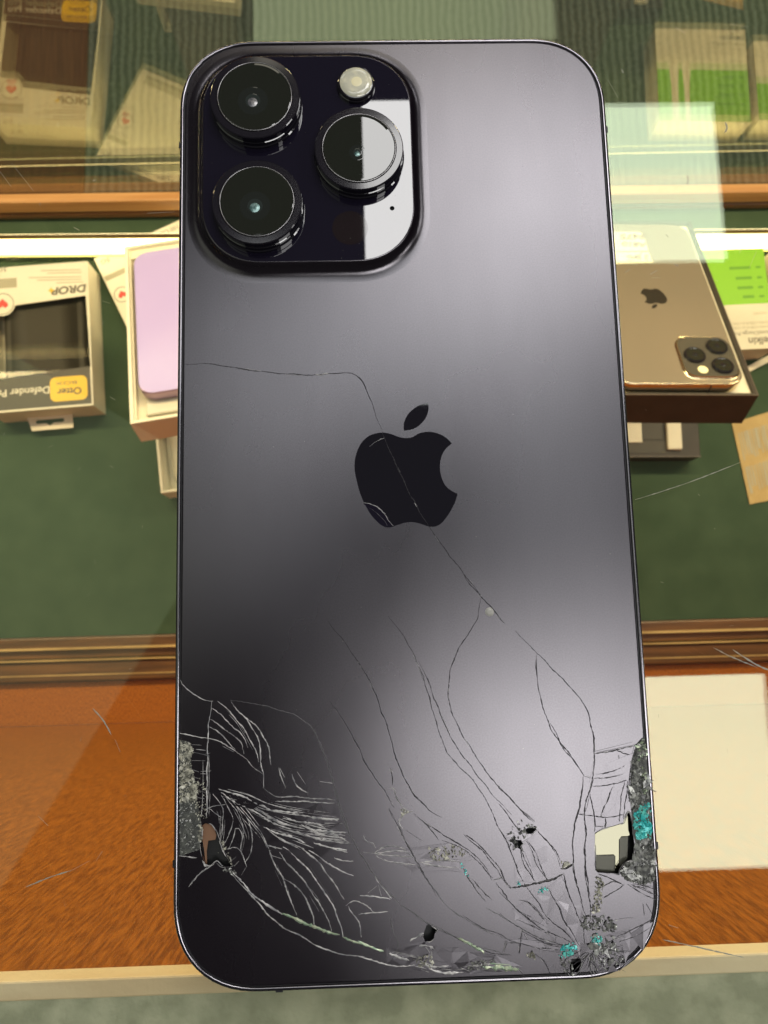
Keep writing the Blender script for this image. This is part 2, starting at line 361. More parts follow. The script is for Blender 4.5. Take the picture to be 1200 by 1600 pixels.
box('track_rail', M['brass'], case, -750, 750, -43.6, -42.0, ZF + 4, ZF + 9)
box('track_rail', M['brass'], case, -750, 750, -62.8, -62.0, ZF + 5.9, ZF + 7)
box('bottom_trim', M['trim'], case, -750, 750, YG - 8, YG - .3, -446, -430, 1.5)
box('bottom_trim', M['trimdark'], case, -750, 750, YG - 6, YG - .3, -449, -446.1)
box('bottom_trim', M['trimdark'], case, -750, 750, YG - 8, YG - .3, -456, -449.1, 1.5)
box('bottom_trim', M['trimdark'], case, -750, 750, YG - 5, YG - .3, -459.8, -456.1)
box('rim_edge', M['rimwood'], case, -750, 750, -88.5, -85.2, -14, -9.5, .35)
box('rim_top', M['rimlam'], case, -750, 750, -160, -88.5, -40, -9.8)
# risers under the two tilted boxes
for nm, x0, x1, y0, y1, z1 in (('shelf_riser', 118, 188, 150, 190, -339), ('shelf_riser', 118, 188, 190.3, 205, -347), ('shelf_riser', -140, -92, 130, 160, -343), ('shelf_riser', -143, -95, 180, 205, -358)):
    box(nm, M['blackbox'], case, x0, x1, y0, y1, ZF + (8.2 if x0 < 0 else .3), z1)
# scratches on the glass top
bm = bmesh.new()
SCR = [([(1115, 1012), (1140, 1025), (1183, 1043)], .10), ([(1145, 1015), (1165, 1028), (1185, 1040), (1204, 1048)], .14),
       ([(992, 781), (1040, 766), (1092, 748), (1158, 722)], .07), ([(145, 1107), (160, 1124), (174, 1148)], .10), ([(180, 1156), (188, 1175)], .05),
       ([(40, 1386), (80, 1370), (112, 1360)], .08), ([(112, 1360), (140, 1345)], .06), ([(1035, 1468), (1090, 1480), (1162, 1496)], .09),
       ([(1045, 1445), (1060, 1450)], .1), ([(1055, 43), (1071, 52)], .12), ([(950, 125), (966, 153)], .07), ([(1133, 190), (1136, 200), (1132, 208)], .13),
       ([(971, 108), (974, 114)], .2), ([(1140, 38), (1170, 42)], .06), ([(0, 268), (18, 292)], .06), ([(18, 255), (52, 298)], .06), ([(145, 282), (150, 281)], .15),
       ([(115, 355), (124, 360)], .1), ([(20, 365), (38, 378)], .08), ([(128, 370), (131, 374)], .14), ([(230, 333), (273, 331)], .1),
       ([(1016, 429), (1027, 422)], .16), ([(977, 426), (984, 421)], .12), ([(1018, 434), (1032, 434)], .08), ([(1054, 413), (1060, 416)], .15),
       ([(1170, 420), (1182, 393)], .06), ([(1155, 395), (1160, 388)], .1), ([(1040, 366), (1044, 370)], .15), ([(160, 470), (172, 474)], .07), ([(172, 620), (180, 625)], .07),
       ([(60, 1275), (75, 1290)], .05), ([(160, 1330), (150, 1345)], .06)]
for k in range(46):
    x = rnd.choice((rnd.uniform(0, 260), rnd.uniform(1000, 1200))); y = rnd.uniform(20, 1500)
    a = rnd.uniform(0, 3.14); l = rnd.uniform(1.0, 8); SCR.append(([(x, y), (x + l * math.cos(a), y + l * math.sin(a))], rnd.uniform(.03, .08)))
for pts, wd in SCR:
    ridge(bm, [tuple(U(x, y, .02).xy) for x, y in smoothline(pts, 4)], wd, .03, .02, jit=.25)
from_bm('scratch_marks', bm, M['scratch'], case)['kind'] = 'stuff'

# shop floor beyond the front glass
box('shop_carpet', M['carpet'], None, -900, 1500, YG + 60, 2600, -905, -900)['kind'] = 'structure'
xw = U(132, 250, -897).x
fl = box('wooden_floor', M['floorwood'], None, -1300, xw, YG + 70, 2600, -899.5, -896); fl['kind'] = 'structure'

# ================================================================== LIGHT BAR
led = thing('light_bar', 'glowing warm white light strip lying along the front of the felt shelf', 'light strip', (0, 271, -446), (0, 0, -.0085))
bm = bmesh.new()                                                   # corner profile: lit face turned to the staff side, blank back to the glass
add_box(bm, -620, 600, -6.0, 6.0, 0, 2.0)
bmesh.ops.rotate(bm, verts=bm.verts, cent=(0, 0, 0), matrix=Matrix.Rotation(math.radians(52), 3, 'X'))
from_bm('diffuser', bm, M['led'], led)
bm = bmesh.new(); add_box(bm, -620, 600, -8.5, -6.05, 0, 1.6); add_box(bm, -620, 600, 6.05, 7.6, 0, 1.6)  # yellow halo around the light, added as faintly glowing strips
bmesh.ops.rotate(bm, verts=bm.verts, cent=(0, 0, 0), matrix=Matrix.Rotation(math.radians(52), 3, 'X'))
from_bm('halo_strip', bm, mat('yellow halo glow', (.9, .8, .3), .5, emit=((1, .84, .26), 1.3)), led)
bm = bmesh.new(); add_box(bm, -622, 602, -8.6, 8.6, -1.6, -.1); add_box(bm, -622, 602, 7.7, 9.2, -.05, 4.5)
bmesh.ops.rotate(bm, verts=bm.verts, cent=(0, 0, 0), matrix=Matrix.Rotation(math.radians(52), 3, 'X'))
from_bm('channel', bm, M['ledhouse'], led)
bm = bmesh.new(); add_box(bm, -620, 600, 5.5, 8.6, -2.2, -1.65)  # glowing strip added behind the channel to brighten the trim
bmesh.ops.rotate(bm, verts=bm.verts, cent=(0, 0, 0), matrix=Matrix.Rotation(math.radians(52), 3, 'X'))
from_bm('added_trim_glow', bm, mat('added trim glow', (1, .95, .7), .5, emit=((1, .8, .4), 4.0)), led)

# ================================================================== CRACKED PHONE
ph = thing('smartphone', 'large dark purple phone lying face down with its cracked frosted back up', 'phone')
W, L, ZB = 77.0, 161.6, 7.9
RAD = 13.6
def outl(ins, n=14): return rrect(0, 0, W - 2 * ins, L - 2 * ins, RAD - ins, n, 2.25)
PZ = 9.7                                                          # camera plate height
def px(x, y, z=ZB): return tuple(U(x, y, z).xy)
pl0, pl1, pb, pt = px(317, 300, PZ)[0], px(645, 300, PZ)[0], px(480, 408, PZ)[1], px(520, 88, PZ)[1]
PCX, PCY, PW, PH = (pl0 + pl1) / 2, (pb + pt) / 2, pl1 - pl0, pt - pb
def pout(ins, n=12): return rrect(PCX, PCY, PW - 2 * ins, PH - 2 * ins, 10.2 - ins, n, 2.15)

def crop(ox, oy, s, *lines): return [[(ox + x / s, oy + y / s) for x, y in l] for l in lines]
A_ = lambda *l: crop(270, 1030, 4, *l)
B_ = lambda *l: crop(270, 1280, 4, *l)
C_ = lambda *l: crop(500, 1200, 4, *l)
D_ = lambda *l: crop(780, 1130, 4.286, *l)
E_ = lambda *l: crop(780, 1300, 4.286, *l)
F_ = lambda *l: crop(560, 1350, 4, *l)
G_ = lambda *l: crop(270, 540, 2.353, *l)
H_ = lambda *l: crop(470, 900, 2.4, *l)

# openings where glass has fallen out
hole_r = D_([(640, 735), (690, 704), (760, 688), (830, 666), (848, 608), (862, 587), (880, 600), (888, 640), (895, 740), (906, 800), (908, 910), (880, 925), (845, 935), (808, 990), (800, 1018), (760, 1006), (660, 1000), (644, 985), (640, 860)])[0]
hole_l = B_([(178, 42), (200, 22), (238, 30), (264, 62), (282, 110), (300, 150), (318, 205), (345, 250), (376, 292), (310, 296), (272, 262), (240, 292), (215, 292), (200, 285), (180, 215), (172, 150), (180, 110)])[0]
hole_s = H_([(783, 990), (795, 978), (800, 965), (806, 990), (826, 990), (850, 985), (838, 1003), (828, 1012), (836, 1035), (812, 1018), (796, 1030), (798, 1006)])[0]
hole_t = H_([(838, 950), (850, 935), (878, 942), (884, 950), (866, 968), (850, 976), (845, 965)])[0]
hole_b = F_([(425, 385), (440, 375), (470, 395), (498, 418), (478, 432), (470, 470), (440, 492), (415, 480), (405, 455), (412, 420)])[0]
hole_d = E_([(486, 850), (545, 838), (552, 880), (538, 930), (515, 960), (480, 950), (470, 900)])[0]
HOLES = [[px(*p) for p in h] for h in (hole_r, hole_l, hole_s, hole_t, hole_b, hole_d)]
back = link('back_glass', flat([outl(1.25)] + HOLES, ZB, .7), M['back'], ph)
sweep('back_edge', outl, [(1.25, ZB - .001), (1.1, ZB - .04), (.99, ZB - .16), (.96, ZB - .6)], M['back'], ph)
sweep('seam', outl, [(.98, ZB - .4), (.62, ZB - .4)], M['gap'], ph)
fr = sweep('frame', outl, [(.74, ZB - .7), (.74, ZB - .22), (.68, ZB - .12), (.55, ZB - .07), (.38, ZB - .09), (.22, ZB - .17), (.09, ZB - .32), (.02, ZB - .5), (0, ZB - .8), (0, 1.0), (.15, .5), (.5, .25), (38, .25)], M['steel'], ph)
# antenna bands on the frame
def bandpos():
    return [(W / 2, 62.5, 0), (-W / 2, 60.5, 0), (-W / 2, -61.5, 0), (W / 2, -61.2, 0), (-22, -L / 2, 1)]
for bx, by, horiz in bandpos():
    s = 1 if (bx if not horiz else by) > 0 else -1
    if not horiz: box('antenna_band', M['gap'], fr, bx - (.5 if s > 0 else .06), bx + (.06 if s > 0 else .5), by - .55, by + .55, .6, ZB - .14)
    else: box('antenna_band', M['gap'], fr, bx - .55, bx + .55, by - .06, by + .5, .6, ZB - .14)
# inside seen through the openings
bm = bmesh.new(); bm.free()
plate('inner_tray', [outl(2)], 6.2, M['void'], ph, .6)
pm = D_([(642, 742), (690, 708), (760, 692), (830, 670), (848, 612), (862, 592), (876, 600), (876, 625), (868, 655), (888, 690), (888, 742), (860, 755), (818, 757), (801, 780), (801, 970), (790, 985), (778, 975), (778, 890), (766, 878), (644, 882), (640, 840)])[0]
plate('inner_shield', [[px(x, y, 6.9) for x, y in pm]], 6.9, M['innerplate'], ph, .2)
gm = D_([(646, 885), (774, 885), (774, 990), (700, 996), (650, 990)])[0]
gm2 = D_([(806, 765), (862, 760), (858, 905), (806, 960)])[0]
bm = None
plate('inner_foil', [[px(x, y, 6.8) for x, y in gm], [px(x, y, 6.8) for x, y in gm2]], 6.8, M['innerdull'], ph, .1)
cm = B_([(180, 44), (202, 26), (236, 33), (260, 62), (273, 100), (266, 128), (222, 134), (212, 200), (214, 278), (205, 284), (197, 200), (184, 120)])[0]
plate('brownish_foil', [[px(x, y, 7.1) for x, y in cm]], 7.1, M['brownish'], ph, .1)  # brown reflection inside the opening, put into the foil's colour

# camera island
sweep('camera_bump', pout, [(-3.1, ZB + .004), (-2.2, ZB + .05), (-1.5, ZB + .22), (-.95, ZB + .60), (-.55, ZB + 1.15), (-.28, PZ - .18), (-.1, PZ - .02), (.05, PZ)], M['back'], ph)
mic = px(612.7, 325.5, PZ)
plate('camera_plate', [pout(.05), circle(mic[0], mic[1], .42, 20)], PZ + .02, M['plate'], ph, .5)
plate('microphone', [circle(mic[0], mic[1], .6, 20)], PZ - .6, M['void'], ph)
ld = px(547, 356, PZ + .03)
plate('depth_sensor', [circle(ld[0], ld[1], 3.1)], PZ + .035, M['lidar'], ph)
ZL = 12.45
def make_lens(x, y, r_out):
    cx, cy = px(x, y, ZL)
    le = lathe('lens', cx, cy, [(r_out + .25, PZ + .02), (r_out + .25, PZ + .35), (r_out + .05, PZ + .5), (r_out + .05, PZ + 1.25), (r_out - .15, PZ + 1.35), (r_out - .15, PZ + 1.5), (r_out + .02, PZ + 1.6), (r_out + .02, ZL - .35)], M['barrel'], ph, cap=False)
    lathe('lens_ring', cx, cy, [(r_out + .02, ZL - .36), (r_out, ZL - .12), (r_out - .15, ZL), (r_out - 1.15, ZL + .02), (r_out - 1.2, ZL - .1)], M['ring'], le, cap=False, smooth=False)
    lathe('lens_bezel', cx, cy, [(r_out - 1.2, ZL - .12), (r_out - 1.24, ZL + .12), (r_out - 1.36, ZL + .2), (r_out - 1.42, ZL + .16)], M['rimline'], le, cap=False, smooth=True)
    lathe('lens_glass', cx, cy, [(r_out - 1.4, ZL + .10), (r_out - 1.55, ZL + .19), (r_out - 1.9, ZL + .2)], M['lens'], le)
    return le, cx, cy
for (x, y), r in (((398, 151), 7.75), ((401.5, 315), 7.65), ((561, 231.5), 7.65)):
    le, cx, cy = make_lens(x, y, r)
    # inner lens discs just above the cover; the palest is a painted glint
    tone = ('lens_glint', 'lens_glint2')[y < 200]
    q = .55 if x > 500 else 1.0
    lathe('lens_element_or_glint', cx - .3, cy - .9, [(2.6 * q, ZL + .203), (2.5 * q, ZL + .206)], M['lens_in1'], le, n=40)
    lathe('lens_element_or_glint', cx - .3, cy - .9, [(1.3 * q, ZL + .209), (1.2 * q, ZL + .213)], M['lens_in2'], le, n=32)
    lathe('lens_element_or_glint', cx - .35, cy - 1.2, [(.85 * q, ZL + .216), (.5 * q, ZL + .26), (.2 * q, ZL + .28)], M[tone], le, n=24, smooth=True)
fx, fy = px(556, 128.5, PZ + 1.2)
fl_ = lathe('flash', fx, fy, [(3.35, PZ + .02), (3.35, PZ + .5), (3.2, PZ + .6), (3.2, PZ + 1.0), (3.0, PZ + 1.2), (2.85, PZ + 1.22)], M['ring'], ph, cap=False)
lathe('flash_glass', fx, fy, [(2.9, PZ + 1.15), (2.75, PZ + 1.3), (2.0, PZ + 1.38)], M['flash'], fl_, smooth=True)
lathe('flash_emitter', fx + .15, fy, [(.95, PZ + 1.39), (.6, PZ + 1.42)], M['flash_core'], fl_, n=20)

# bitten fruit emblem
body = G_([(855, 340), (880, 337), (905, 323), (935, 317), (965, 320), (995, 332), (1015, 348), (1026, 360), (1005, 378), (990, 402), (983, 430), (983, 460), (990, 490), (1003, 515), (1022, 532), (1047, 545), (1040, 570), (1025, 602), (1005, 633), (985, 655), (965, 665), (945, 666), (925, 660), (900, 652), (875, 649), (850, 652), (825, 660), (800, 668), (780, 667), (760, 655), (735, 630), (712, 595), (692, 552), (678, 505), (669, 460), (669, 425), (677, 390), (692, 360), (715, 336), (745, 323), (775, 320), (805, 326), (832, 336)])[0]
leaf = G_([(938, 208), (940, 235), (932, 262), (912, 288), (885, 306), (850, 313), (849, 290), (857, 265), (875, 241), (905, 220)])[0]
def seg_smooth(pts, corners):
    """closed smooth outline with listed sharp corner indices"""
    n = len(pts); cs = sorted(corners); out = []
    for a, b in zip(cs, cs[1:] + [cs[0] + n]):
        out += smoothline([pts[i % n] for i in range(a, b + 1)], 1.5)[:-1]
    return out
em = plate('emblem', [[px(x, y) for x, y in seg_smooth(body, [7, 15])], [px(x, y) for x, y in seg_smooth(leaf, [0, 5])]], ZB + .012, M['emblem'], ph)

lens_reflection = G_([(700, 578), (722, 581), (748, 593), (775, 617), (797, 645), (808, 665), (795, 667), (780, 666), (760, 654), (735, 629), (714, 596)])[0]  # dark reflection of a camera lens, drawn onto the emblem as a shape
plate('emblem_reflection', [[px(x, y) for x, y in lens_reflection]], ZB + .016, M['plate'], ph)
# ---------------------------------------------------------------- cracks
def inside(p, poly):
    c = False; n = len(poly)
    for i in range(n):
        a, b = poly[i], poly[i - 1]
        if (a[1] > p[1]) != (b[1] > p[1]) and p[0] < (b[0] - a[0]) * (p[1] - a[1]) / (b[1] - a[1]) + a[0]: c = not c
    return c
bmA = bmesh.new(); bmW = bmesh.new(); bmF = bmesh.new()
ZC = ZB + .016
LONG = []
def crack(lines, wd=.085, bm=bmA, h=.06, jit=.28, taper=True, step=3):
    for l in lines:
        q = smoothline(l, step); ph0, ph1 = rnd.uniform(0, 6), rnd.uniform(0, 6)
        p = [px(x + .55 * math.sin(i * .55 + ph0) + rnd.gauss(0, .22), y + .55 * math.sin(i * .43 + ph1) + rnd.gauss(0, .22)) for i, (x, y) in enumerate(q)]
        if bm is bmA: LONG.append(l)
        wd_ = wd * (.8 if bm is bmA else 1)
        ridge(bm, p, wd_, wd_ * .75, ZC, taper, jit, rnd.uniform(-.3, .3))
# long clean cracks
crack(G_([(35, 70), (90, 67), (150, 69), (250, 85), (350, 98), (450, 106), (540, 107), (600, 101), (655, 102), (685, 118), (705, 145), (725, 195), (745, 250), (768, 316)],
         [(768, 316), (800, 392), (850, 500), (890, 580), (940, 664)],
         [(940, 664), (1000, 748), (1060, 825), (1110, 890), (1135, 918)]), .075)
crack(G_([(525, 107), (545, 110), (560, 104), (580, 103)]), .12, bmW)
crack(G_([(722, 370), (750, 350), (778, 341)]), .045, bmW)
crack(G_([(700, 577), (722, 580), (748, 592), (776, 617), (798, 646), (810, 663)]), .06, bmW)  # bright edge of the emblem's lens reflection, drawn as a pale line
crack(G_([(722, 598), (750, 615), (775, 640), (788, 662)]), .03, bmF)  # fainter inner arc of the same drawn reflection
crack(H_([(610, 0), (640, 38), (675, 75), (720, 125), (765, 178)], [(805, 205), (840, 245), (885, 286), (930, 335), (990, 395), (1040, 450), (1072, 500), (1090, 565), (1099, 630), (1100, 690), (1096, 750), (1085, 815), (1064, 890)],
         [(675, 78), (668, 130), (658, 168), (625, 222), (588, 280), (564, 345), (554, 410), (557, 480), (590, 565), (640, 650), (700, 740), (760, 810), (820, 870), (878, 920)],
         [(885, 290), (882, 340), (890, 410), (905, 480), (935, 565), (980, 640), (1030, 700), (1060, 745)]), .085)
crack(H_([(325, 150), (360, 190), (400, 250), (430, 310), (455, 370), (480, 450), (505, 540), (535, 630), (570, 690), (640, 760), (700, 850), (740, 940), (775, 1000), (800, 1070), (842, 1165)],
         [(440, 320), (470, 375), (500, 455), (535, 545), (580, 635), (650, 730), (720, 820), (790, 895)],
         [(100, 170), (150, 230), (200, 300), (262, 400), (300, 500), (330, 580), (350, 660), (380, 740), (420, 810), (470, 865)],
         [(110, 470), (160, 540), (210, 630), (250, 715), (310, 800), (350, 870)],
                  [(330, 872), (360, 930), (400, 1010), (440, 1080), (510, 1200)],
         [(420, 890), (480, 935), (560, 985), (625, 1025), (680, 1075), (718, 1140)],
         [(610, 970), (670, 1020), (720, 1080), (760, 1140), (785, 1165)],
         [(845, 985), (870, 1040), (888, 1090), (925, 1140)],
         [(885, 955), (930, 1000), (960, 1050), (972, 1090)],
         [(1060, 745), (1050, 830), (1030, 920), (1020, 1000), (1022, 1085)], [(1064, 890), (1070, 960), (1066, 1040), (1072, 1110), (1085, 1200)],
         [(820, 1020), (850, 1080), (875, 1145)], [(1035, 893), (1064, 893)], [(1085, 815), (1097, 880), (1105, 940)]), .075)
# right hand mesh
crack(D_([(640, 210), (710, 195), (785, 178), (850, 165), (905, 150)], [(785, 178), (830, 200), (885, 215)], [(640, 338), (700, 335), (780, 315), (870, 262)], [(630, 366), (700, 370), (780, 352), (880, 318)],
         [(565, 350), (610, 366)], [(614, 418), (700, 420), (780, 402), (870, 375)], [(565, 350), (556, 440), (540, 560), (505, 680), (492, 780), (495, 900), (500, 1000), (540, 1140), (556, 1200)],
         [(635, 210), (632, 320), (612, 430), (580, 530), (568, 610), (580, 720), (570, 850), (575, 960), (600, 1120), (610, 1200)],
         [(602, 480), (625, 560), (640, 650), (640, 730)], [(520, 606), (600, 618), (710, 630), (830, 612)], [(710, 630), (718, 665), (708, 700)], [(645, 690), (700, 695)],
         [(760, 425), (730, 510), (700, 560), (682, 626)], [(838, 385), (820, 480), (808, 580), (806, 660)], [(862, 380), (850, 500), (838, 580), (828, 640)], [(880, 250), (872, 400), (862, 520)],
         [(800, 215), (803, 290)], [(905, 150), (880, 250)], [(905, 150), (960, 100), (975, 70)], [(345, 0), (390, 90), (450, 180), (520, 275), (565, 350)], [(612, 0), (632, 90), (637, 210)]), .095)
crack(D_([(70, 1105), (180, 1085), (270, 1070), (350, 1045), (425, 1012)], [(410, 975), (440, 975), (490, 942)], [(0, 1040), (25, 1030)]), .20)
crack(D_([(0, 705), (50, 790), (90, 890), (130, 1000), (180, 1095)], [(0, 540), (60, 620), (120, 700), (170, 770)], [(190, 780), (240, 860), (280, 960), (325, 1060)], [(140, 850), (170, 950), (220, 1030), (255, 1075)], [(170, 860), (210, 960)],
         [(0, 970), (40, 1050), (75, 1105)], [(430, 1000), (450, 1090), (490, 1200)], [(0, 420), (90, 520), (170, 610), (235, 665)], [(250, 715), (320, 790), (380, 860), (410, 920)]), .085)
# lower right burst
crack(E_([(180, 365), (260, 470), (320, 570), (430, 660), (520, 760)], [(320, 370), (400, 500), (440, 600), (500, 690), (545, 780)], [(420, 290), (460, 400), (510, 520), (560, 640), (575, 760)],
         [(495, 200), (510, 320), (545, 440), (575, 560)], [(575, 180), (580, 320), (605, 460), (612, 600)], [(0, 400), (100, 500), (220, 600), (330, 670), (450, 720), (530, 770)],
         [(0, 545), (120, 630), (250, 700), (380, 745), (500, 765)], [(130, 455), (190, 470), (260, 540), (330, 620)], [(150, 665), (260, 720), (350, 760), (450, 775)], [(20, 735), (130, 745), (250, 770), (400, 790)],
         [(160, 650), (140, 740), (130, 810)], [(380, 700), (370, 740)], [(50, 740), (30, 800)], [(245, 690), (262, 730)], [(360, 430), (420, 560), (455, 640), (440, 660)],
         [(780, 700), (880, 660), (1035, 580)], [(800, 740), (900, 700), (1030, 635)], [(870, 655), (890, 700)], [(800, 582), (900, 570)], [(960, 480), (970, 555)], [(985, 480), (1025, 550)],
         [(860, 355), (960, 410), (1050, 455)], [(880, 350), (970, 390), (1050, 420)], [(900, 345), (1000, 370), (1050, 390)], [(700, 440), (780, 395), (840, 350)], [(690, 370), (760, 330), (820, 345)], [(660, 280), (740, 310), (830, 350)],
         [(610, 880), (640, 960)], [(605, 880), (620, 960)], [(560, 790), (440, 860), (470, 960)], [(590, 840), (640, 900), (660, 950)], [(360, 880), (390, 970)], [(240, 810), (300, 870), (350, 960)]), .085)
for a in range(26):                                              # fine rays of the burst
    ang = math.radians(-150 + a * 7.2 + rnd.uniform(-3, 3)); l0, l1 = rnd.uniform(5, 12), rnd.uniform(25, 72)
    cx0, cy0 = 780 + 620 / 4.286, 1300 + 790 / 4.286
    pts = [(cx0 + math.cos(ang + rnd.uniform(-.06, .06)) * (l0 + (l1 - l0) * t), cy0 - math.sin(ang + rnd.uniform(-.05, .05)) * (l0 + (l1 - l0) * t) * .8) for t in (0, .4, .7, 1)]
    pts = [p for p in pts if p[1] < 1524]
    if len(pts) > 2: crack([pts], rnd.uniform(.04, .075), jit=.2)
# centre low
crack(C_([(440, 0), (455, 60), (450, 105)], [(505, 0), (540, 90), (600, 180), (680, 260), (760, 310)],
         [(910, 420), (980, 470), (1050, 540), (1130, 640), (1160, 720), (1190, 755)],
         [(600, 300), (680, 370), (740, 450)], [(760, 450), (900, 510), (1000, 600), (1080, 690)], [(540, 390), (640, 460)], [(1085, 700), (1145, 688)], [(900, 580), (960, 575)], [(1100, 715), (1145, 780), (1180, 830)]), .075)
crack(C_([(425, 245), (470, 320), (520, 420), (580, 540), (620, 620), (670, 700), (770, 835)],
         [(60, 0), (100, 150), (150, 300), (200, 440), (265, 550), (340, 670), (450, 800), (560, 890), (670, 965), (780, 1020), (900, 1080), (1040, 1130), (1180, 1165)],
         [(880, 600), (930, 690), (980, 770), (1035, 830)], [(945, 690), (1010, 760), (1075, 830)],
         [(760, 835), (870, 920), (980, 985), (1100, 1045), (1180, 1070)], [(1040, 870), (1100, 910), (1190, 960)], [(440, 930), (455, 1010), (490, 1100), (480, 1150)]), .075, bmF)
crack(C_([(300, 780), (360, 735)], [(250, 800), (350, 803), (440, 820)], [(365, 730), (385, 800)], [(345, 680), (380, 735), (450, 815)]), .085, bmW)
crack(C_([(160, 860), (210, 832), (270, 850), (350, 905)], [(175, 870), (240, 960), (260, 1060)], [(240, 915), (330, 905), (425, 895)]), .07, bmW)
# lens-shaped flake in the middle
crack(C_([(340, 530), (400, 495), (470, 490), (540, 510)], [(340, 535), (440, 520), (540, 525), (590, 560)], [(345, 540), (450, 545), (570, 560)], [(350, 550), (420, 580), (520, 598), (600, 600)], [(270, 525), (340, 532)], [(270, 420), (290, 455), (330, 470), (345, 500)],
         [(620, 590), (750, 580), (850, 580), (890, 600)], [(640, 600), (760, 615), (870, 625)]), .09, bmW)
crack(C_([(430, 120), (460, 130), (480, 185), (510, 240)], [(510, 240), (555, 275), (585, 272)], [(530, 280), (500, 320), (495, 345), (520, 380)]), .10, bmW)
# left-hand fan, whitish with glass powder
crack(A_([(50, 130), (80, 180), (130, 220), (190, 250), (250, 262)], [(245, 262), (235, 330), (222, 430), (218, 560), (215, 700), (213, 850), (212, 990)], [(240, 308), (300, 345), (370, 420), (430, 470), (470, 550)],
         [(235, 375), (300, 420), (370, 470), (430, 530), (445, 590)], [(225, 424), (280, 450), (340, 510), (390, 565)], [(215, 492), (290, 515), (350, 545), (400, 580)], [(280, 265), (340, 310), (400, 380), (460, 460), (510, 560), (540, 640)],
         [(362, 262), (410, 325), (470, 390), (520, 470), (548, 560), (548, 650), (568, 720), (565, 800)], [(400, 582), (460, 625), (510, 680), (560, 720)], [(430, 340), (500, 400), (560, 470), (600, 560), (614, 660)],
         [(565, 805), (610, 840), (660, 860), (760, 860), (900, 872), (1020, 880)], [(640, 890), (760, 888), (900, 895), (1015, 900)], [(45, 465), (110, 475), (180, 490), (215, 492)], [(120, 580), (215, 600)], [(120, 635), (205, 637)],
         [(660, 675), (680, 740), (705, 805)], [(745, 715), (775, 795), (850, 835)], [(670, 680), (700, 740)], [(780, 700), (830, 780)], [(920, 765), (1000, 778)]), .075, bmW)
crack(H_([(0, 535), (45, 570), (75, 640), (100, 700), (122, 780), (145, 870), (180, 960), (225, 1050)]), .06, bmF)
crack(A_([(360, 258), (500, 275), (640, 310), (760, 350), (850, 410), (910, 500), (950, 600), (990, 700), (1010, 790), (1040, 920), (1090, 1060), (1150, 1180)]), .055, bmF)
crack(A_([(285, 815), (370, 835), (440, 860), (510, 895), (560, 915), (615, 945), (740, 955), (830, 960)], [(300, 830), (380, 890), (450, 920), (520, 960), (590, 1000), (660, 1040), (740, 1060)],
         [(590, 985), (660, 1015), (720, 1040), (760, 1050)], [(690, 985), (760, 1010), (850, 1020), (900, 1030), (950, 1055)], [(740, 965), (850, 985), (930, 995), (1035, 1010)], [(890, 985), (960, 1000), (1040, 1000)],
         [(800, 1030), (870, 1065), (960, 1075), (1090, 1085)], [(570, 1050), (650, 1085), (740, 1110), (830, 1150)], [(720, 1070), (820, 1095), (930, 1130), (1100, 1150)], [(880, 1150), (950, 1165), (1030, 1185), (1090, 1195)],
         [(600, 1160), (700, 1190)], [(830, 1040), (900, 1080), (1000, 1100), (1105, 1140)], [(950, 1025), (1060, 1025)]), .125, bmW, jit=.35)
crack(A_([(250, 840), (290, 890), (315, 960), (310, 1050), (300, 1140)], [(300, 850), (350, 930), (375, 1000), (350, 1100), (300, 1180)], [(330, 860), (400, 950), (440, 1060), (430, 1180)], [(350, 870), (440, 960), (490, 1060), (495, 1180)], [(380, 880), (480, 990), (560, 1100), (610, 1200)], [(200, 945), (250, 920), (330, 905)], [(230, 935), (290, 980), (320, 990)]), .055, bmW)
crack(B_([(575, 120), (600, 190), (640, 290), (690, 370), (720, 470), (755, 545), (775, 600)], [(605, 160), (660, 200), (720, 280), (790, 350), (850, 430), (910, 520), (960, 600), (990, 700)], [(690, 372), (760, 410), (820, 480), (865, 570), (885, 670)],
         [(690, 170), (760, 230), (850, 320), (930, 430), (1000, 540), (1040, 640), (1065, 735)], [(590, 60), (680, 130), (800, 180), (900, 260), (1000, 390), (1070, 500)], [(600, 170), (640, 175)], [(620, 230), (680, 250)], [(640, 100), (720, 150), (800, 185)],
         [(850, 195), (950, 260), (1040, 320), (1130, 350)], [(890, 150), (980, 180), (1090, 205)], [(1010, 240), (1060, 262), (1130, 262)]), .095, bmW)
crack(B_([(350, 330), (420, 400), (520, 510), (600, 600), (680, 670), (800, 730), (900, 790), (1000, 830), (1100, 850), (1200, 862)]), .085, bmW)
crack(F_([(0, 575), (80, 600), (160, 625), (270, 640), (350, 632)]), .09, bmW)
crack(B_([(370, 320), (430, 390), (500, 470), (580, 530), (680, 590)]), .15, bmW, jit=.3)
crack(B_([(345, 190), (385, 100), (390, 60), (410, 60), (435, 110), (425, 180), (440, 240), (465, 300)], [(340, 185), (400, 180), (430, 220)], [(480, 50), (500, 130), (480, 220), (450, 270)], [(355, 265), (400, 230)], [(380, 295), (410, 265)], [(430, 350), (460, 300)], [(40, 230), (90, 232), (150, 240)], [(100, 420), (180, 330), (260, 280)]), .07, bmW)
bmT = bmesh.new()
crack(B_([(685, 590), (760, 620), (860, 665), (960, 700), (1040, 725)]), .22, bmT, jit=.25)
crack(B_([(1060, 735), (1120, 760), (1200, 785)]), .16, bmT, jit=.25)
crack(F_([(0, 480), (60, 510), (160, 550)], [(620, 460), (680, 490), (760, 540)], [(640, 470), (740, 520), (790, 565)]), .2, bmT, jit=.3)
crack(F_([(780, 640), (870, 650), (1000, 655)], [(820, 620), (950, 630)]), .32, bmT, jit=.3)
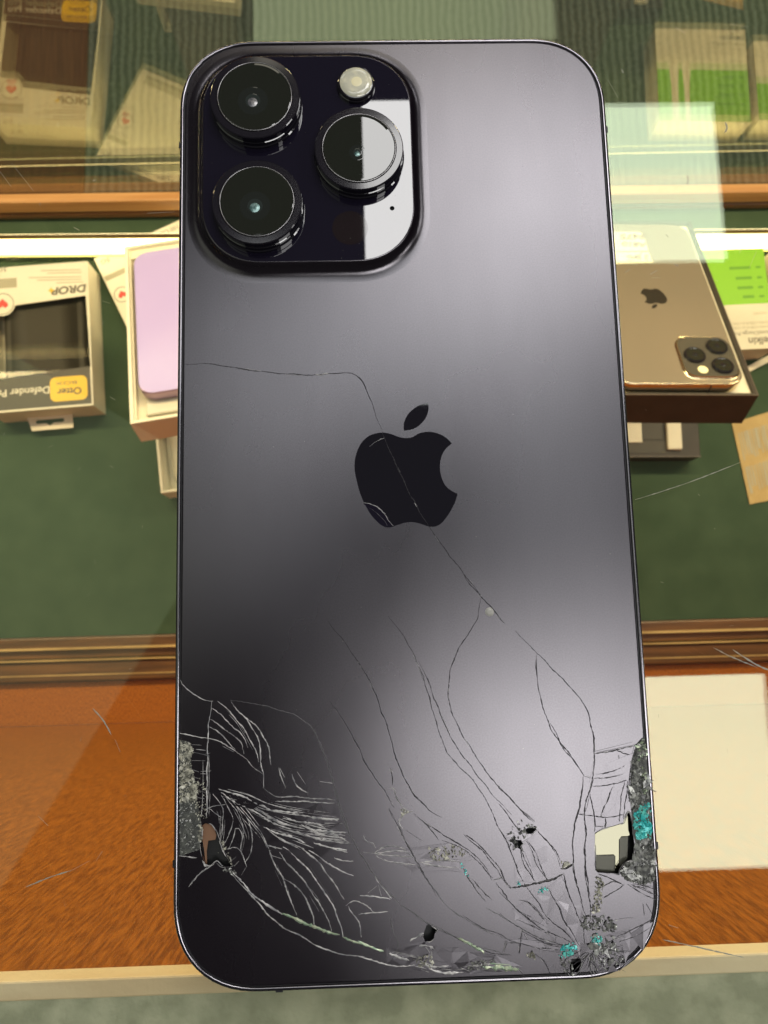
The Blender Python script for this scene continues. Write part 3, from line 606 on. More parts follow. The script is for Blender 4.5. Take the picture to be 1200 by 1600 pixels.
crack(F_([(380, 620), (480, 640), (560, 640)], [(440, 655), (540, 680), (630, 678)], [(190, 560), (260, 585), (320, 598)], [(640, 650), (700, 675)], [(380, 515), (440, 512), (470, 530)], [(320, 480), (370, 455), (410, 430)]), .16, bmW, jit=.35)
crack(F_([(985, 655), (1010, 665), (1038, 695)], [(420, 370), (520, 420), (620, 465), (740, 520), (850, 560), (960, 570)], [(1020, 410), (1020, 480), (1005, 560)], [(920, 480), (905, 550)], [(650, 320), (760, 390), (880, 440), (960, 480), (1100, 520), (1190, 545)], [(1000, 225), (1060, 235), (1120, 290), (1180, 350)], [(980, 270), (1080, 360), (1190, 440)], [(1040, 440), (1080, 510)]), .07)
# dense secondary splinters: offset, broken copies that follow the traced fans
def near_copies(lines, n, off, bm, wd, keep=(.25, .7)):
    for l in lines:
        p = smoothline(l, 3)
        for k in range(n):
            a = rnd.uniform(0, 1 - keep[0]); b = min(1, a + rnd.uniform(*keep)); q = p[int(a * len(p)):max(int(a * len(p)) + 3, int(b * len(p)))]
            if len(q) < 2: continue
            ox, oy = rnd.uniform(-off, off), rnd.uniform(-off, off); dr = rnd.uniform(-off, off) * .6
            ridge(bm, [px(x + ox, y + oy + dr * i / len(q)) for i, (x, y) in enumerate(q)], rnd.uniform(.4, 1) * wd, wd * .7, ZC, True, .25, rnd.uniform(-.3, .3))
fan = A_([(285, 815), (440, 860), (560, 915), (740, 955), (1000, 985)], [(300, 830), (450, 920), (590, 1000), (740, 1060), (950, 1090)], [(590, 985), (760, 1050), (930, 1100), (1100, 1120)], [(690, 985), (850, 1020), (1050, 1060)], [(570, 1050), (740, 1110), (900, 1160)])
near_copies(fan, 7, 9, bmW, .06)
near_copies(A_([(250, 840), (315, 960), (305, 1140)], [(330, 860), (440, 1060), (430, 1180)], [(380, 880), (560, 1100), (610, 1200)]), 4, 8, bmW, .05)
near_copies(B_([(575, 120), (640, 290), (720, 470)], [(720, 280), (850, 430), (960, 600)], [(850, 320), (1000, 540)]), 3, 7, bmF, .06)
near_copies(A_([(215, 492), (290, 515), (400, 580)], [(280, 265), (400, 380), (510, 560)]), 3, 5, bmW, .045)
near_copies(A_([(45, 560), (120, 570), (210, 590)], [(45, 700), (130, 690), (210, 700)], [(50, 800), (210, 840)], [(212, 560), (214, 800), (205, 980)]), 5, 12, bmW, .05)
near_copies(E_([(440, 700), (300, 640), (100, 560)], [(500, 765), (300, 740), (100, 730)]), 4, 7, bmA, .06)
near_copies(F_([(180, 560), (380, 600), (560, 640), (760, 640), (980, 640)], [(350, 640), (560, 670), (700, 670)], [(420, 500), (470, 560), (460, 620)]), 9, 5, bmW, .09, (.1, .3))
near_copies(F_([(180, 565), (380, 610), (560, 650), (760, 650), (980, 650)]), 8, 5, bmA, .10, (.06, .2))
near_copies(D_([(905, 150), (880, 250), (870, 500)], [(640, 210), (905, 150)], [(860, 355), (960, 410), (1050, 455)], [(870, 340), (1040, 380)]), 4, 5, bmA, .07)
near_copies(D_([(880, 1080), (960, 1090), (1045, 1130)], [(900, 1060), (1045, 1090)]), 4, 5, bmA, .07)
near_copies(LONG, 3, 1.3, bmW, .045, (.03, .12))  # glints along the long cracks, drawn as short pale lines
near_copies(LONG, 1, 1.0, bmA, .05, (.05, .2))
near_copies([hole_r + hole_r[:1], hole_l + hole_l[:1]], 16, 1.6, bmW, .08, (.04, .12))
near_copies([hole_s + hole_s[:1], hole_t + hole_t[:1], hole_b + hole_b[:1], hole_d + hole_d[:1]], 6, 1.6, bmW, .06, (.08, .2))
from_bm('faint_cracks_and_reflection', bmF, M['crackf'], ph, recalc=False)['kind'] = 'stuff'
# glass flakes that have lifted by a degree or two, so they catch the lamps differently
from mathutils.geometry import delaunay_2d_cdt
def flakes(poly, n, tilt, aniso=1.0, lift=.02, skip=.35):
    P2 = [Vector(px(x, y)) for x, y in poly]; pts = list(P2)
    xs = [p.x for p in P2]; ys = [p.y for p in P2]; pt_ = [(p.x, p.y) for p in P2]
    while len(pts) < n + len(P2):
        c = (rnd.uniform(min(xs), max(xs)), rnd.uniform(min(ys), max(ys)))
        if inside(c, pt_): pts.append(Vector(c))
    sc = Matrix(((1, 0), (0, aniso)))
    res = delaunay_2d_cdt([sc @ p for p in pts], [], [list(range(len(P2)))], 1, 1e-6)
    V_ = [Vector((v.x, v.y / aniso)) for v in res[0]]
    bm = bmesh.new()
    for f in res[2]:
        if len(f) != 3 or rnd.random() < skip: continue
        c = sum((V_[i] for i in f), Vector((0, 0))) / 3
        if any(inside((c.x, c.y), h) for h in HOLES): continue
        tl = tilt * .32; R = Euler((math.radians(rnd.gauss(0, tl)), math.radians(rnd.gauss(0, tl)), 0)).to_matrix()
        ring = []
        for i in f:
            d = (V_[i] - c) * .965; v = R @ Vector((d.x, d.y, 0)); ring.append(Vector((c.x + v.x, c.y + v.y, ZB + lift + v.z)))
        up = max(0, ZB + .006 - min(v.z for v in ring))
        top = [bm.verts.new((v + Vector((0, 0, up))) * S) for v in ring]; bot = [bm.verts.new(Vector((v.x, v.y, ZB + .002)) * S) for v in ring]
        bm.faces.new(top)
        for i in range(3): bm.faces.new((top[i], bot[i], bot[(i + 1) % 3], top[(i + 1) % 3]))
    from_bm('lifted_flakes', bm, M['back'], ph)
flakes(A_([(230, 830), (560, 900), (1010, 880), (1090, 1150), (900, 1260), (560, 1180), (330, 1230), (215, 1000)])[0], 60, 1.6, 2.2)
flakes(A_([(235, 280), (380, 300), (540, 640), (560, 780), (400, 600), (225, 500)])[0], 14, 1.0, 1)
flakes(D_([(640, 215), (890, 200), (870, 520), (820, 640), (640, 690), (570, 600), (600, 400)])[0], 16, 1.2, 1)
flakes(E_([(250, 420), (420, 300), (600, 420), (610, 760), (540, 850), (330, 800), (60, 720), (80, 520)])[0], 34, 1.6, .7)
flakes(E_([(640, 860), (700, 700), (880, 640), (1030, 600), (960, 800), (800, 930), (650, 950)])[0], 26, 2.0, 1)
flakes(F_([(170, 520), (420, 480), (620, 520), (860, 570), (1030, 640), (700, 690), (400, 670), (180, 620)])[0], 44, 2.6, 2.0, .03, .3)
flakes(H_([(270, 1030), (560, 1000), (640, 1050), (600, 1110), (420, 1110)])[0], 16, 1.6, 2)
flakes(H_([(760, 980), (880, 920), (980, 1080), (900, 1160), (800, 1150)])[0], 16, 1.5, 1)
from_bm('crack_lines', bmA, M['crack'], ph, recalc=False)
from_bm('powdered_cracks_and_glints', bmW, M['crackw'], ph, recalc=False)['kind'] = 'stuff'
from_bm('iridescent_cracks', bmT, M['palegreen'], ph, recalc=False)

# ---------------------------------------------------------------- splinters
def splinters(name, poly, n, smin, smax, m, tilt=.55, zmax=.22):
    bm = bmesh.new(); P2 = [px(x, y) for x, y in poly]
    xs = [p[0] for p in P2]; ys = [p[1] for p in P2]; k = 0; tries = 0
    while k < n and tries < n * 60:
        tries += 1
        c = (rnd.uniform(min(xs), max(xs)), rnd.uniform(min(ys), max(ys)))
        if not inside(c, P2): continue
        s = rnd.uniform(smin, smax); a0 = rnd.uniform(0, 6.28); nv = rnd.choice((3, 4, 4, 5))
        R = Euler((rnd.gauss(0, tilt), rnd.gauss(0, tilt), a0)).to_matrix(); z = ZB + .03 + rnd.uniform(0, zmax)
        ring = []
        for i in range(nv):
            a = 2 * math.pi * i / nv + rnd.uniform(-.35, .35); v = R @ Vector((math.cos(a) * s * rnd.uniform(.7, 1.4), math.sin(a) * s * rnd.uniform(.4, .8), 0))
            ring.append(Vector((c[0] + v.x, c[1] + v.y, max(ZB + .01, z + v.z))))
        top = [bm.verts.new(v * S) for v in ring]; bot = [bm.verts.new((v - Vector((0, 0, .06))) * S) for v in ring]
        bm.faces.new(top); bm.faces.new(list(reversed(bot)))
        for i in range(nv): bm.faces.new((top[i], bot[i], bot[(i + 1) % nv], top[(i + 1) % nv]))
        k += 1
    return from_bm(name, bm, m, ph)
A1 = lambda *p: A_(list(p))[0]
D1 = lambda *p: D_(list(p))[0]
E1 = lambda *p: E_(list(p))[0]
F1 = lambda *p: F_(list(p))[0]
C1 = lambda *p: C_(list(p))[0]
plate('exposed_backing', [[px(x, y) for x, y in D1((975, 85), (992, 300), (1012, 560), (1024, 775), (1044, 1055), (960, 1080), (850, 1050), (812, 1010), (850, 940), (905, 925), (912, 800), (892, 740), (886, 600), (870, 480), (885, 250), (918, 140))]], ZB + .009, M['backing'], ph)
plate('exposed_backing', [[px(x, y) for x, y in A1((42, 505), (100, 515), (128, 560), (112, 620), (122, 700), (150, 790), (150, 880), (176, 1010), (168, 1190), (44, 1230))]], ZB + .009, M['backing'], ph)
L_zone = A1((42, 505), (100, 515), (130, 560), (112, 620), (120, 700), (150, 790), (150, 880), (90, 880), (45, 900))
splinters('crushed_glass', L_zone, 561, 0.072, 0.311, M['shardw'])
splinters('crushed_glass', A1((100, 740), (200, 740), (212, 990), (160, 1000), (110, 880)), 119, 0.058, 0.222, M['shardw'])
splinters('splinters', A1((40, 890), (110, 900), (180, 1010), (170, 1190), (45, 1230)), 221, 0.072, 0.259, M['shard'])
splinters('splinters', D1((975, 90), (990, 300), (1005, 560), (1010, 620), (890, 600), (870, 480), (885, 250), (920, 140)), 323, 0.086, 0.370, M['shard'])
splinters('iridescent_splinters', D1((975, 90), (990, 200), (985, 260), (910, 240), (920, 140)), 44, 0.108, 0.370, M['palegreen'])
splinters('iridescent_splinters', D1((975, 270), (995, 480), (960, 490), (950, 300)), 37, 0.086, 0.296, M['palegreen'])
splinters('large_splinters', D1((975, 110), (990, 300), (1010, 600), (900, 600), (880, 480), (890, 250)), 26, .5, 1.0, M['shard'], tilt=.22, zmax=.3)
splinters('large_splinters', D1((925, 790), (1022, 785), (1040, 1040), (960, 1070), (850, 1040), (825, 1000), (870, 940)), 30, .5, 1.1, M['shard'], tilt=.22, zmax=.3)
splinters('large_splinters', A1((46, 520), (100, 530), (110, 700), (140, 860), (60, 900)), 18, .4, .8, M['shardw'], tilt=.22, zmax=.3)
splinters('iridescent_splinters', D1((900, 620), (1000, 600), (1015, 760), (930, 770)), 14, .4, .8, M['teal'], tilt=.2, zmax=.3)
splinters('large_splinters', E1((560, 580), (780, 600), (760, 860), (620, 860)), 16, .5, 1.0, M['shard'], tilt=.25, zmax=.3)
splinters('iridescent_splinters', D1((985, 515), (1012, 560), (1022, 770), (920, 775), (900, 690), (900, 590)), 161, 0.130, 0.444, M['teal'], tilt=.35)
splinters('splinters', D1((925, 780), (1022, 775), (1045, 1060), (960, 1080), (850, 1050), (810, 1000), (850, 930), (910, 925)), 391, 0.086, 0.370, M['shard'])
splinters('splinters', E1((650, 300), (700, 320), (690, 430), (680, 520), (620, 560), (640, 420)), 119, 0.072, 0.333, M['shardw'])
splinters('splinters', E1((540, 570), (660, 550), (790, 590), (770, 670), (640, 660), (545, 640)), 102, 0.108, 0.444, M['shard'])
splinters('splinters', E1((610, 760), (760, 740), (850, 860), (700, 930), (610, 860)), 136, 0.072, 0.259, M['shard'], tilt=.25)
splinters('iridescent_splinters', E1((420, 760), (500, 740), (520, 780), (470, 830), (395, 840)), 57, 0.108, 0.370, M['teal'], tilt=.3)
splinters('iridescent_splinters', E1((610, 680), (690, 670), (680, 760), (620, 770)), 37, 0.086, 0.296, M['teal'], tilt=.3)
splinters('splinters', E1((400, 840), (480, 860), (500, 960), (440, 950)), 57, 0.072, 0.296, M['shard'])
splinters('splinters', E1((160, 800), (230, 800), (250, 840), (190, 850)), 27, 0.144, 0.370, M['shardw'])
splinters('splinters', F1((340, 590), (460, 560), (480, 640), (380, 640)), 51, 0.086, 0.333, M['shardw'])
splinters('splinters', F1((680, 620), (800, 590), (860, 600), (760, 660), (690, 655)), 57, 0.086, 0.333, M['shard'])
splinters('splinters', C1((680, 490), (760, 470), (900, 490), (930, 545), (780, 575), (690, 570)), 78, 0.108, 0.407, M['shardw'])
splinters('splinters', C1((500, 235), (555, 275), (510, 300)), 13, 0.144, 0.296, M['shardw'], tilt=.2)
splinters('iridescent_splinters', C1((870, 595), (905, 600), (935, 690), (905, 660)), 11, 0.108, 0.222, M['teal'], tilt=.2)
splinters('iridescent_splinters', D1((255, 1110), (325, 1080), (335, 1110), (270, 1145)), 15, 0.108, 0.259, M['teal'], tilt=.2)
splinters('iridescent_splinters', D1((130, 1050), (150, 1080), (120, 1085)), 8, 0.108, 0.259, M['teal'], tilt=.2)
splinters('splinters', D1((415, 920), (490, 940), (420, 975)), 17, 0.180, 0.370, M['shardw'], tilt=.15)
splinters('splinters', B_([(290, 120), (330, 150), (380, 300), (350, 270)])[0], 34, 0.072, 0.222, M['shardw'])
splinters('splinters', B_([(120, 190), (180, 130), (190, 60), (170, 30), (160, 150)])[0], 40, 0.086, 0.296, M['shardw'])
splinters('splinters', B_([(300, 290), (390, 300), (400, 350), (330, 340)])[0], 34, 0.086, 0.259, M['shard'])
splinters('splinters', H_([(770, 985), (800, 900), (850, 920), (890, 940), (850, 990), (800, 1030)])[0], 51, 0.108, 0.370, M['shard'])
cx, cy = px(765, 956)
lathe('glue_drop', cx, cy, [(.75, ZB + .01), (.6, ZB + .12), (.3, ZB + .2)], mat('clear drop', (0.45, 0.44, 0.40), .08), ph, n=20, smooth=True)
# dust and small nicks
bm = bmesh.new()
for k in range(60):
    x, y = rnd.uniform(-36, 36), rnd.uniform(-79, 78)
    if pl0 - 3 < x < pl1 + 3 and y > pb - 3: continue
    r = rnd.choice((.02, .03, .03, .05)); n = 5
    vs_ = [bm.verts.new(((x + r * math.cos(6.283 * i / n) * rnd.uniform(.6, 1.6)) * S, (y + r * math.sin(6.283 * i / n)) * S, (ZB + .02) * S)) for i in range(n)]
    bm.faces.new(vs_)
for k in range(50):
    x, y = rnd.uniform(pl0, pl1), rnd.uniform(pb, pt); r = rnd.choice((.02, .03, .04)); n = 5
    vs_ = [bm.verts.new(((x + r * math.cos(6.283 * i / n)) * S, (y + r * math.sin(6.283 * i / n)) * S, (PZ + .045) * S)) for i in range(n)]
    bm.faces.new(vs_)
d = from_bm('dust', bm, M['scratch'], ph); d['kind'] = 'stuff'

# ================================================================== BRONZE PHONE IN BLACK BOX
GQ, GR = (175.869, 158.644, -347.379), (-.474, 0, -.026)
KB = .93
def nearer(q): return tuple(CAM + (Vector(q) - CAM) * KB)
GQ0 = GQ; GQ = nearer(GQ)
gb = thing('phone_box', 'open black phone box holding the bronze phone, tilted towards the glass', 'box', GQ, GR)
bm = bmesh.new()
for a in ((-46, 46, -82.5, -80.5, 0, 24), (-46, 46, 80.5, 82.5, 0, 24), (-46, -44, -80.5, 80.5, 0, 24), (44, 46, -80.5, 80.5, 0, 24), (-44, 44, -80.5, 80.5, 0, 2)): add_box(bm, *a)
gb.scale = (KB,) * 3
from_bm('tray', bm, M['blackbox'], gb)
bm = bmesh.new()
for a in ((-46.1, 46.1, -82.6, -81.9, 23.6, 24.3), (45.4, 46.1, -81.9, 82.6, 23.6, 24.3), (-46.1, -45.4, -81.9, 82.6, 23.6, 24.3)): add_box(bm, *a)
from_bm('rim', bm, M['rimedge'], gb)
plate('paper_insert', [rrect(0, 0, 87.6, 160.6, 1)], 21.5, M['card'], gb, 1.5)
def small_phone(name, label, loc, rot, cx, cy, w, l, z0, z1, mb, ms, rad=10):
    t = thing(name, label, 'phone', loc, rot)
    Rm = Euler(rot).to_matrix(); t.location = (Vector(loc) + Rm @ Vector((cx, cy, z0)) * KB) * S; t.scale = (KB,) * 3
    o = lambda ins: rrect(0, 0, w - 2 * ins, l - 2 * ins, rad - ins, 10, 2.2)
    h = z1 - z0
    sweep('frame', o, [(6, .02), (.6, .05), (.1, .5), (0, 1), (0, h - 1), (.1, h - .45), (.5, h - .1), (.9, h - .05)], ms, t)
    plate('back_glass', [o(.7)], h, mb, t, .6)
    return t, h
gp, gh = small_phone('smartphone', 'bronze phone with three camera lenses lying in a black open box', GQ, GR, 0, -4.5, 75, 150, 22.3, 30, M['gold'], M['goldsteel'], 11)
def gl(x, y, z=30):
    v = tilt_local(x, y, GQ, GR, z * KB) / KB; return (v.x, v.y + 4.5)
# mark, upside-down
def emblem_small(cx, cy, s, ang, m, parent, z):
    c0 = Vector((634, 742)); out = []
    for lp, cs in ((body, [7, 15]), (leaf, [0, 5])):
        q = []
        for x, y in seg_smooth(lp, cs):
            v = Matrix.Rotation(ang, 2) @ Vector(((x - c0.x) * s, -(y - c0.y) * s)); q.append((cx + v.x, cy + v.y))
        out.append(q)
    return plate('emblem', out, z, m, parent)
ex, ey = gl(1022, 464)
emblem_small(ex, ey, 15.5 / 160, math.pi, M['darkmark'], gp, gh + .05)
bx0, by0 = gl(1060, 532); bx1, by1 = gl(1147, 588)
cbx, cby = (bx0 + bx1) / 2 + .5, (by0 + by1) / 2
sweep('camera_bump', lambda i: rrect(cbx, cby, 31 - 2 * i, 32.5 - 2 * i, 7.5 - i, 8, 2.1), [(-1.2, gh), (-.3, gh + .3), (0, gh + 1.4)], M['goldsteel'], gp)
plate('camera_plate', [rrect(cbx, cby, 31, 32.5, 7.5, 8, 2.1)], gh + 1.45, M['goldplate'], gp)
for dx, dy in ((7.2, 7.6), (-7.6, .3), (6.6, -8.2)):
    le = lathe('lens', cbx + dx, cby + dy, [(6.3, gh + 1.4), (6.3, gh + 2.4), (5.9, gh + 2.9), (5.1, gh + 2.95)], M['barrel'], gp, n=32, cap=False)
    lathe('lens_glass', cbx + dx, cby + dy, [(5.1, gh + 2.9), (4.9, gh + 2.7)], M['lens'], le, n=32)
    lathe('lens_element_or_glint', cbx + dx, cby + dy, [(1.5, gh + 2.72), (.7, gh + 2.85)], M['ring'], le, n=20)
lathe('flash', cbx - 5.4, cby - 11.0, [(2.9, gh + 1.4), (2.9, gh + 1.6)], M['flash_core'], gp, n=28)
box('antenna_band', M['gap'], gp, 17.2, 18.0, -75.06, -74.5, .8, gh - .6)
box('camera_bump_edge', M['goldsteel'], gp, cbx - 13, cbx + 9, cby + 16.5, cby + 17.3, gh + .2, gh + 1.0, .3)

# price tags
def paper(name, quad, z, m, label, cat, group=None, th=.25, parent=None):
    c = sum((Vector(q) for q in quad), Vector((0, 0))) / len(quad)
    o = link(name, flat([[(q[0] - c.x, q[1] - c.y) for q in quad]], 0, th), m, parent, (c.x, c.y, z))
    if label: tag(o, label, cat, group)
    return o, c
def tag_on_phone(quad, z, label):
    q = [Vector(gl(x, y, z)) for x, y in quad]; c = sum(q, Vector((0, 0))) / len(q)
    o = link('price_tag', flat([[tuple((v - c) * KB) for v in q]], 0, .25), M['tag'])
    o.location = (Vector(GQ) + Euler(GR).to_matrix() @ Vector((c.x, c.y - 4.5, z)) * KB) * S; o.rotation_euler = GR
    tag(o, label, 'price tag'); return o
t1 = tag_on_phone(((953, 362), (999, 362), (1005, 367), (1013, 391.5), (956, 393)), 30.6, 'cream handwritten price tag, upper one of the two, above the bronze phone')
t2 = tag_on_phone(((957, 394), (1013, 394.5), (1018, 401), (1021, 410), (960, 412)), 30.5, 'cream price tag with a crossed out word, nearest the bronze phone')
text('handwriting', '$475', 7.0, M['penred'], t1, (2.6, 3.6, .2), math.pi + .06, .2, 1.15, .25)
text('handwriting', 'A810', 5.6, M['penred'], t1, (1.5, -4.4, .2), math.pi - .08, .15, 1.2, .2)
text('handwriting', '12 Pro', 5.6, M['penred'], t2, (3.0, .2, .2), math.pi, .2, 1.1, .2)
bm = bmesh.new(); ridge(bm, [(-6, -4), (0, 0.5), (4, 4)], .5, .05, .22); from_bm('pen_stroke', bm, M['penred'], t2)

# ================================================================== LILAC PHONE IN WHITE BOX
LQ, LR = (-121.042, 164.662, -372.286), (-.313, 0, .144)
LQ = nearer(LQ)
lb = thing('phone_box', 'open white phone box holding the lilac phone, beside the left edge of the cracked phone', 'box', LQ, LR)
bm = bmesh.new()
for a in ((-39, 39, -73.5, -71.5, 0, 22), (-39, 39, 71.5, 73.5, 0, 22), (-39, -36.6, -71.5, 71.5, 0, 22), (36.6, 39, -71.5, 71.5, 0, 22), (-36.6, 36.6, -71.5, 71.5, 0, 2)): add_box(bm, *a, .5)
lb.scale = (KB,) * 3
from_bm('tray', bm, M['white'], lb)
bm = bmesh.new()
for a in ((-36.5, 36.5, -71.4, -70.0, 2, 20), (-36.5, -35.2, -70, 71.4, 2, 20), (-36.5, 36.5, 64, 71.4, 2, 19), (-35.2, 36.5, -70, 64, 2, 15)): add_box(bm, *a)
from_bm('paper_insert', bm, M['card'], lb)
lp, lh = small_phone('smartphone', 'lilac phone lying in an open white box left of the cracked phone', LQ, LR, 1.5, 2.5, 67, 118, 18, 26, M['purple'], M['purpleedge'], 11)
small = box('clear_liner', M['clear'], lb, -30, 33, -66, -54, 15.1, 17.5, 1)

# white tray under it
wt = thing('white_tray', 'narrow empty white tray sticking out below the lilac phone box', 'tray', (-140, 112, -458), (0, 0, .10))
bm = bmesh.new()
for a in ((-23, 23, -40, -38, 0, 26), (-23, -21, -38, 40, 0, 26), (21, 23, -38, 40, 0, 26), (-21, 21, -38, 40, 0, 2)): add_box(bm, *a, .4)
from_bm('tray', bm, M['white'], wt)
box('tube', M['clear'], wt, -16, -6, -30, 36, 2.2, 12, 3)

# ================================================================== CASE PACKAGE (hang tab carton)
PR = math.radians(3.6); PZ0 = ZF + .3; PH_ = 27.5
PC = Vector((-210.0, 138.4, 0)) + Matrix.Rotation(PR, 3, 'Z') @ Vector((-39.5, 60, 0)); PC.z = PZ0
pk = thing('case_package', 'white retail package with a black phone case behind film, yellow badge and hang tab', 'package', PC, (0, 0, PR))
def pl(x, y, z=PH_): v = tolocal(U(x, y, PZ0 + z), PC, PR); return (v.x, v.y)
X0, X1, Y0, Y1 = -39.5, 39.5, -60, 55
win = [pl(*p) for p in ((0, 496), (8, 490), (16, 480), (24, 477), (134, 461.5), (141.5, 573), (0, 592))]
win = [(-36, win[0][1])] + win[1:6] + [(-36, win[6][1])]
link('carton', flat([[(X0, Y0), (X1, Y0), (X1, Y1), (X0, Y1)], win], PH_, 1.0), M['white'], pk)
bm = bmesh.new()
for a in ((X0, X1, Y0, Y0 + 1, 0, PH_ - 1.02), (X0, X1, Y1 - 1, Y1, 0, PH_ - 1.02), (X0, X0 + 1, Y0 + 1, Y1 - 1, 0, PH_ - 1.02), (X1 - 1, X1, Y0 + 1, Y1 - 1, 0, PH_ - 1.02), (X0 + 1, X1 - 1, Y0 + 1, Y1 - 1, 0, 1)): add_box(bm, *a)
from_bm('carton_sides', bm, M['card'], pk)
cl = tilt_local(4, 500, PC, (0, 0, PR), 20); cr = tilt_local(133, 500, PC, (0, 0, PR), 20)
ccx, cw = (cl.x + cr.x) / 2, cr.x - cl.x
sweep('phone_case', lambda i: rrect(ccx, -3, cw - 2 * i, 104 - 2 * i, 8 - i, 8, 2.2), [(0, 1.2), (0, 17), (1.2, 19.5), (3, 20.5), (6, 20.6), (6.5, 20), (20, 20)], M['case'], pk)
plate('phone_case_back', [rrect(ccx, -3, cw - 40, 64, 2)], 20, M['case'], pk)
plate('film', [[(p[0], p[1]) for p in win]], PH_ - .5, M['casefilm'], pk)
ban = [pl(*p) for p in ((143.5, 572), (146, 630), (-14, 644), (-14, 594))]
ban = [(X1 - 1.5, ban[0][1]), (X1 - 1.2, Y0 + 1.5), (X0 + .5, Y0 + 1.5), (X0 + .5, ban[3][1])]
plate('printed_band', [ban], PH_ + .05, M['band'], pk)
b0 = pl(107.5, 607)
bd = plate('badge', [rrect(b0[0], b0[1], 28, 19, 5.5, 8, 2.6)], PH_ + .12, M['yellow'], pk)
text('lettering', 'Otter', 7.4, M['band'], bd, (b0[0] + .5, b0[1] - 2.0, PH_ + .2), math.pi, 0, 1.05, .15)
text('lettering', 'BOX', 3.6, M['ink'], bd, (b0[0] - 1.5, b0[1] + 4.6, PH_ + .2), math.pi, 0, 2.2)
b1 = pl(33, 612)
text('product_name', 'Defender Pro', 7.8, M['whiteprint'], pk, (b1[0] + 0, b1[1], PH_ + .2), math.pi, 0, 1.0, .07)
b2 = pl(109, 452)
text('lettering', 'DROP', 8.2, M['ink'], pk, (b2[0], b2[1], PH_ + .1), math.pi + .03, .18, 1.18, .35)
b3 = pl(80, 453)
text('lettering', '+', 8, M['yellow'], pk, (b3[0], b3[1], PH_ + .1), math.pi, 0, 1, .3)
for (x0, x1, y) in ((88, 130, 442), (58, 127, 438), (45, 127, 434), (74, 127, 427), (64, 126, 423)):
    a, b = pl(x0, y), pl(x1, y - 1.5)
    plate('print_line', [[(a[0], a[1] - .35), (b[0], b[1] - .35), (b[0], b[1] + .35), (a[0], a[1] + .35)]], PH_ + .08, M['palegrey'], pk)
a, b = pl(-14, 452), pl(26, 434)
plate('grey_patch', [[(a[0], a[1]), (b[0], a[1]), (b[0], b[1]), (a[0], b[1])]], PH_ + .08, M['palegrey'], pk)
hc = pl(4, 475)
plate('roundel', [circle(hc[0], hc[1], 8.6, 36), circle(hc[0], hc[1], 8.0, 36)], PH_ + .07, M['ink'], pk)
plate('roundel_ground', [circle(hc[0], hc[1], 9.6, 36)], PH_ + .04, M['white'], pk)
def heart(cx, cy, s):
    return [(cx + s * 16 * math.sin(t) ** 3 / 16, cy - s * (13 * math.cos(t) - 5 * math.cos(2 * t) - 2 * math.cos(3 * t) - math.cos(4 * t)) / 16) for t in [2 * math.pi * i / 30 for i in range(30)]]
plate('heart_mark', [heart(hc[0], hc[1], 4.2)], PH_ + .09, M['red'], pk)
g5 = pl(4, 421); text('lettering', '5G', 5, M['ink'], pk, (g5[0], g5[1], PH_ + .1), math.pi, .2, 1.3)
g6 = pl(60, 412); text('lettering', 'SE 5', 4.5, M['ink'], pk, (g6[0] - 20, g6[1] + 6, PH_ + .1), math.pi, 0, 1.2)
ht = [pl(*p, z=8) for p in ((42, 651), (113, 645), (114.5, 668), (50, 673.5))]
slot0, slot1 = pl(57, 660, z=8), pl(99, 656, z=8)
sc_ = ((slot0[0] + slot1[0]) / 2, (slot0[1] + slot1[1]) / 2)
plate('hang_tab', [[(ht[0][0], Y0 + .4), (ht[1][0], Y0 + .4), ht[2], ht[3]], [(slot0[0], sc_[1] + 1.6), (slot1[0], sc_[1] + 1.6), (slot1[0] + .8, sc_[1]), (slot1[0], sc_[1] - 1.4), (sc_[0] + 3, sc_[1] - 1.4), (sc_[0], sc_[1] - 3.4), (sc_[0] - 3, sc_[1] - 1.4), (slot0[0], sc_[1] - 1.4), (slot0[0] - .8, sc_[1])]], 8, M['card'], pk, .6)

# ================================================================== HEART CARTON under the lilac box
CF = U(146, 404, -452); CN = U(187, 488, -452); CFR = U(280, 343, -452)
ang = math.atan2(CFR.y - CF.y, CFR.x - CF.x)
ln = 86; wd = 95
HC = Vector((CF.x, CF.y, 0)) + Matrix.Rotation(ang, 3, 'Z') @ Vector((wd / 2, -ln / 2, 0)); HC.z = PZ0
hcn = thing('accessory_carton', 'white carton with a red heart roundel, turned askew under the lilac phone box', 'package', HC, (0, 0, ang))
box('carton', M['white'], hcn, -wd / 2, wd / 2, -ln / 2, ln / 2, 0, 7.5, .6)
def hl(x, y): v = tolocal(U(x, y, PZ0 + 7.5), HC, ang); return (v.x, v.y)
c = hl(191, 460)
plate('roundel', [circle(c[0], c[1], 6.6, 36), circle(c[0], c[1], 6.0, 36)], 7.56, M['ink'], hcn)
plate('heart_mark', [heart(c[0], c[1], 3.4)], 7.6, M['red'], hcn)
a = hl(180, 429); plate('grey_patch', [[(a[0] - 9, a[1] - 2.2), (a[0] + 9, a[1] - 2.2), (a[0] + 9, a[1] + 2.2), (a[0] - 9, a[1] + 2.2)]], 7.56, M['palegrey'], hcn)
a = hl(165, 407); text('lettering', '5G', 5.5, M['ink'], hcn, (a[0], a[1], 7.6), math.pi, .2, 1.2)
for x, y, t_, s_ in ((262, 361, '100 Class', 5), (258, 368, 'Drop', 4), (215, 378, '+', 5)):
    a = hl(x, y); text('lettering', t_, s_, M['ink'], hcn, (a[0], a[1], 7.6), math.pi)
a = hl(214, 500)
plate('lower_print', [[(-wd / 2 + 6, -ln / 2 + 4), (wd / 2 - 6, -ln / 2 + 4), (wd / 2 - 6, -ln / 2 + 12), (-wd / 2 + 6, -ln / 2 + 12)]], 7.55, M['palegrey'], hcn)

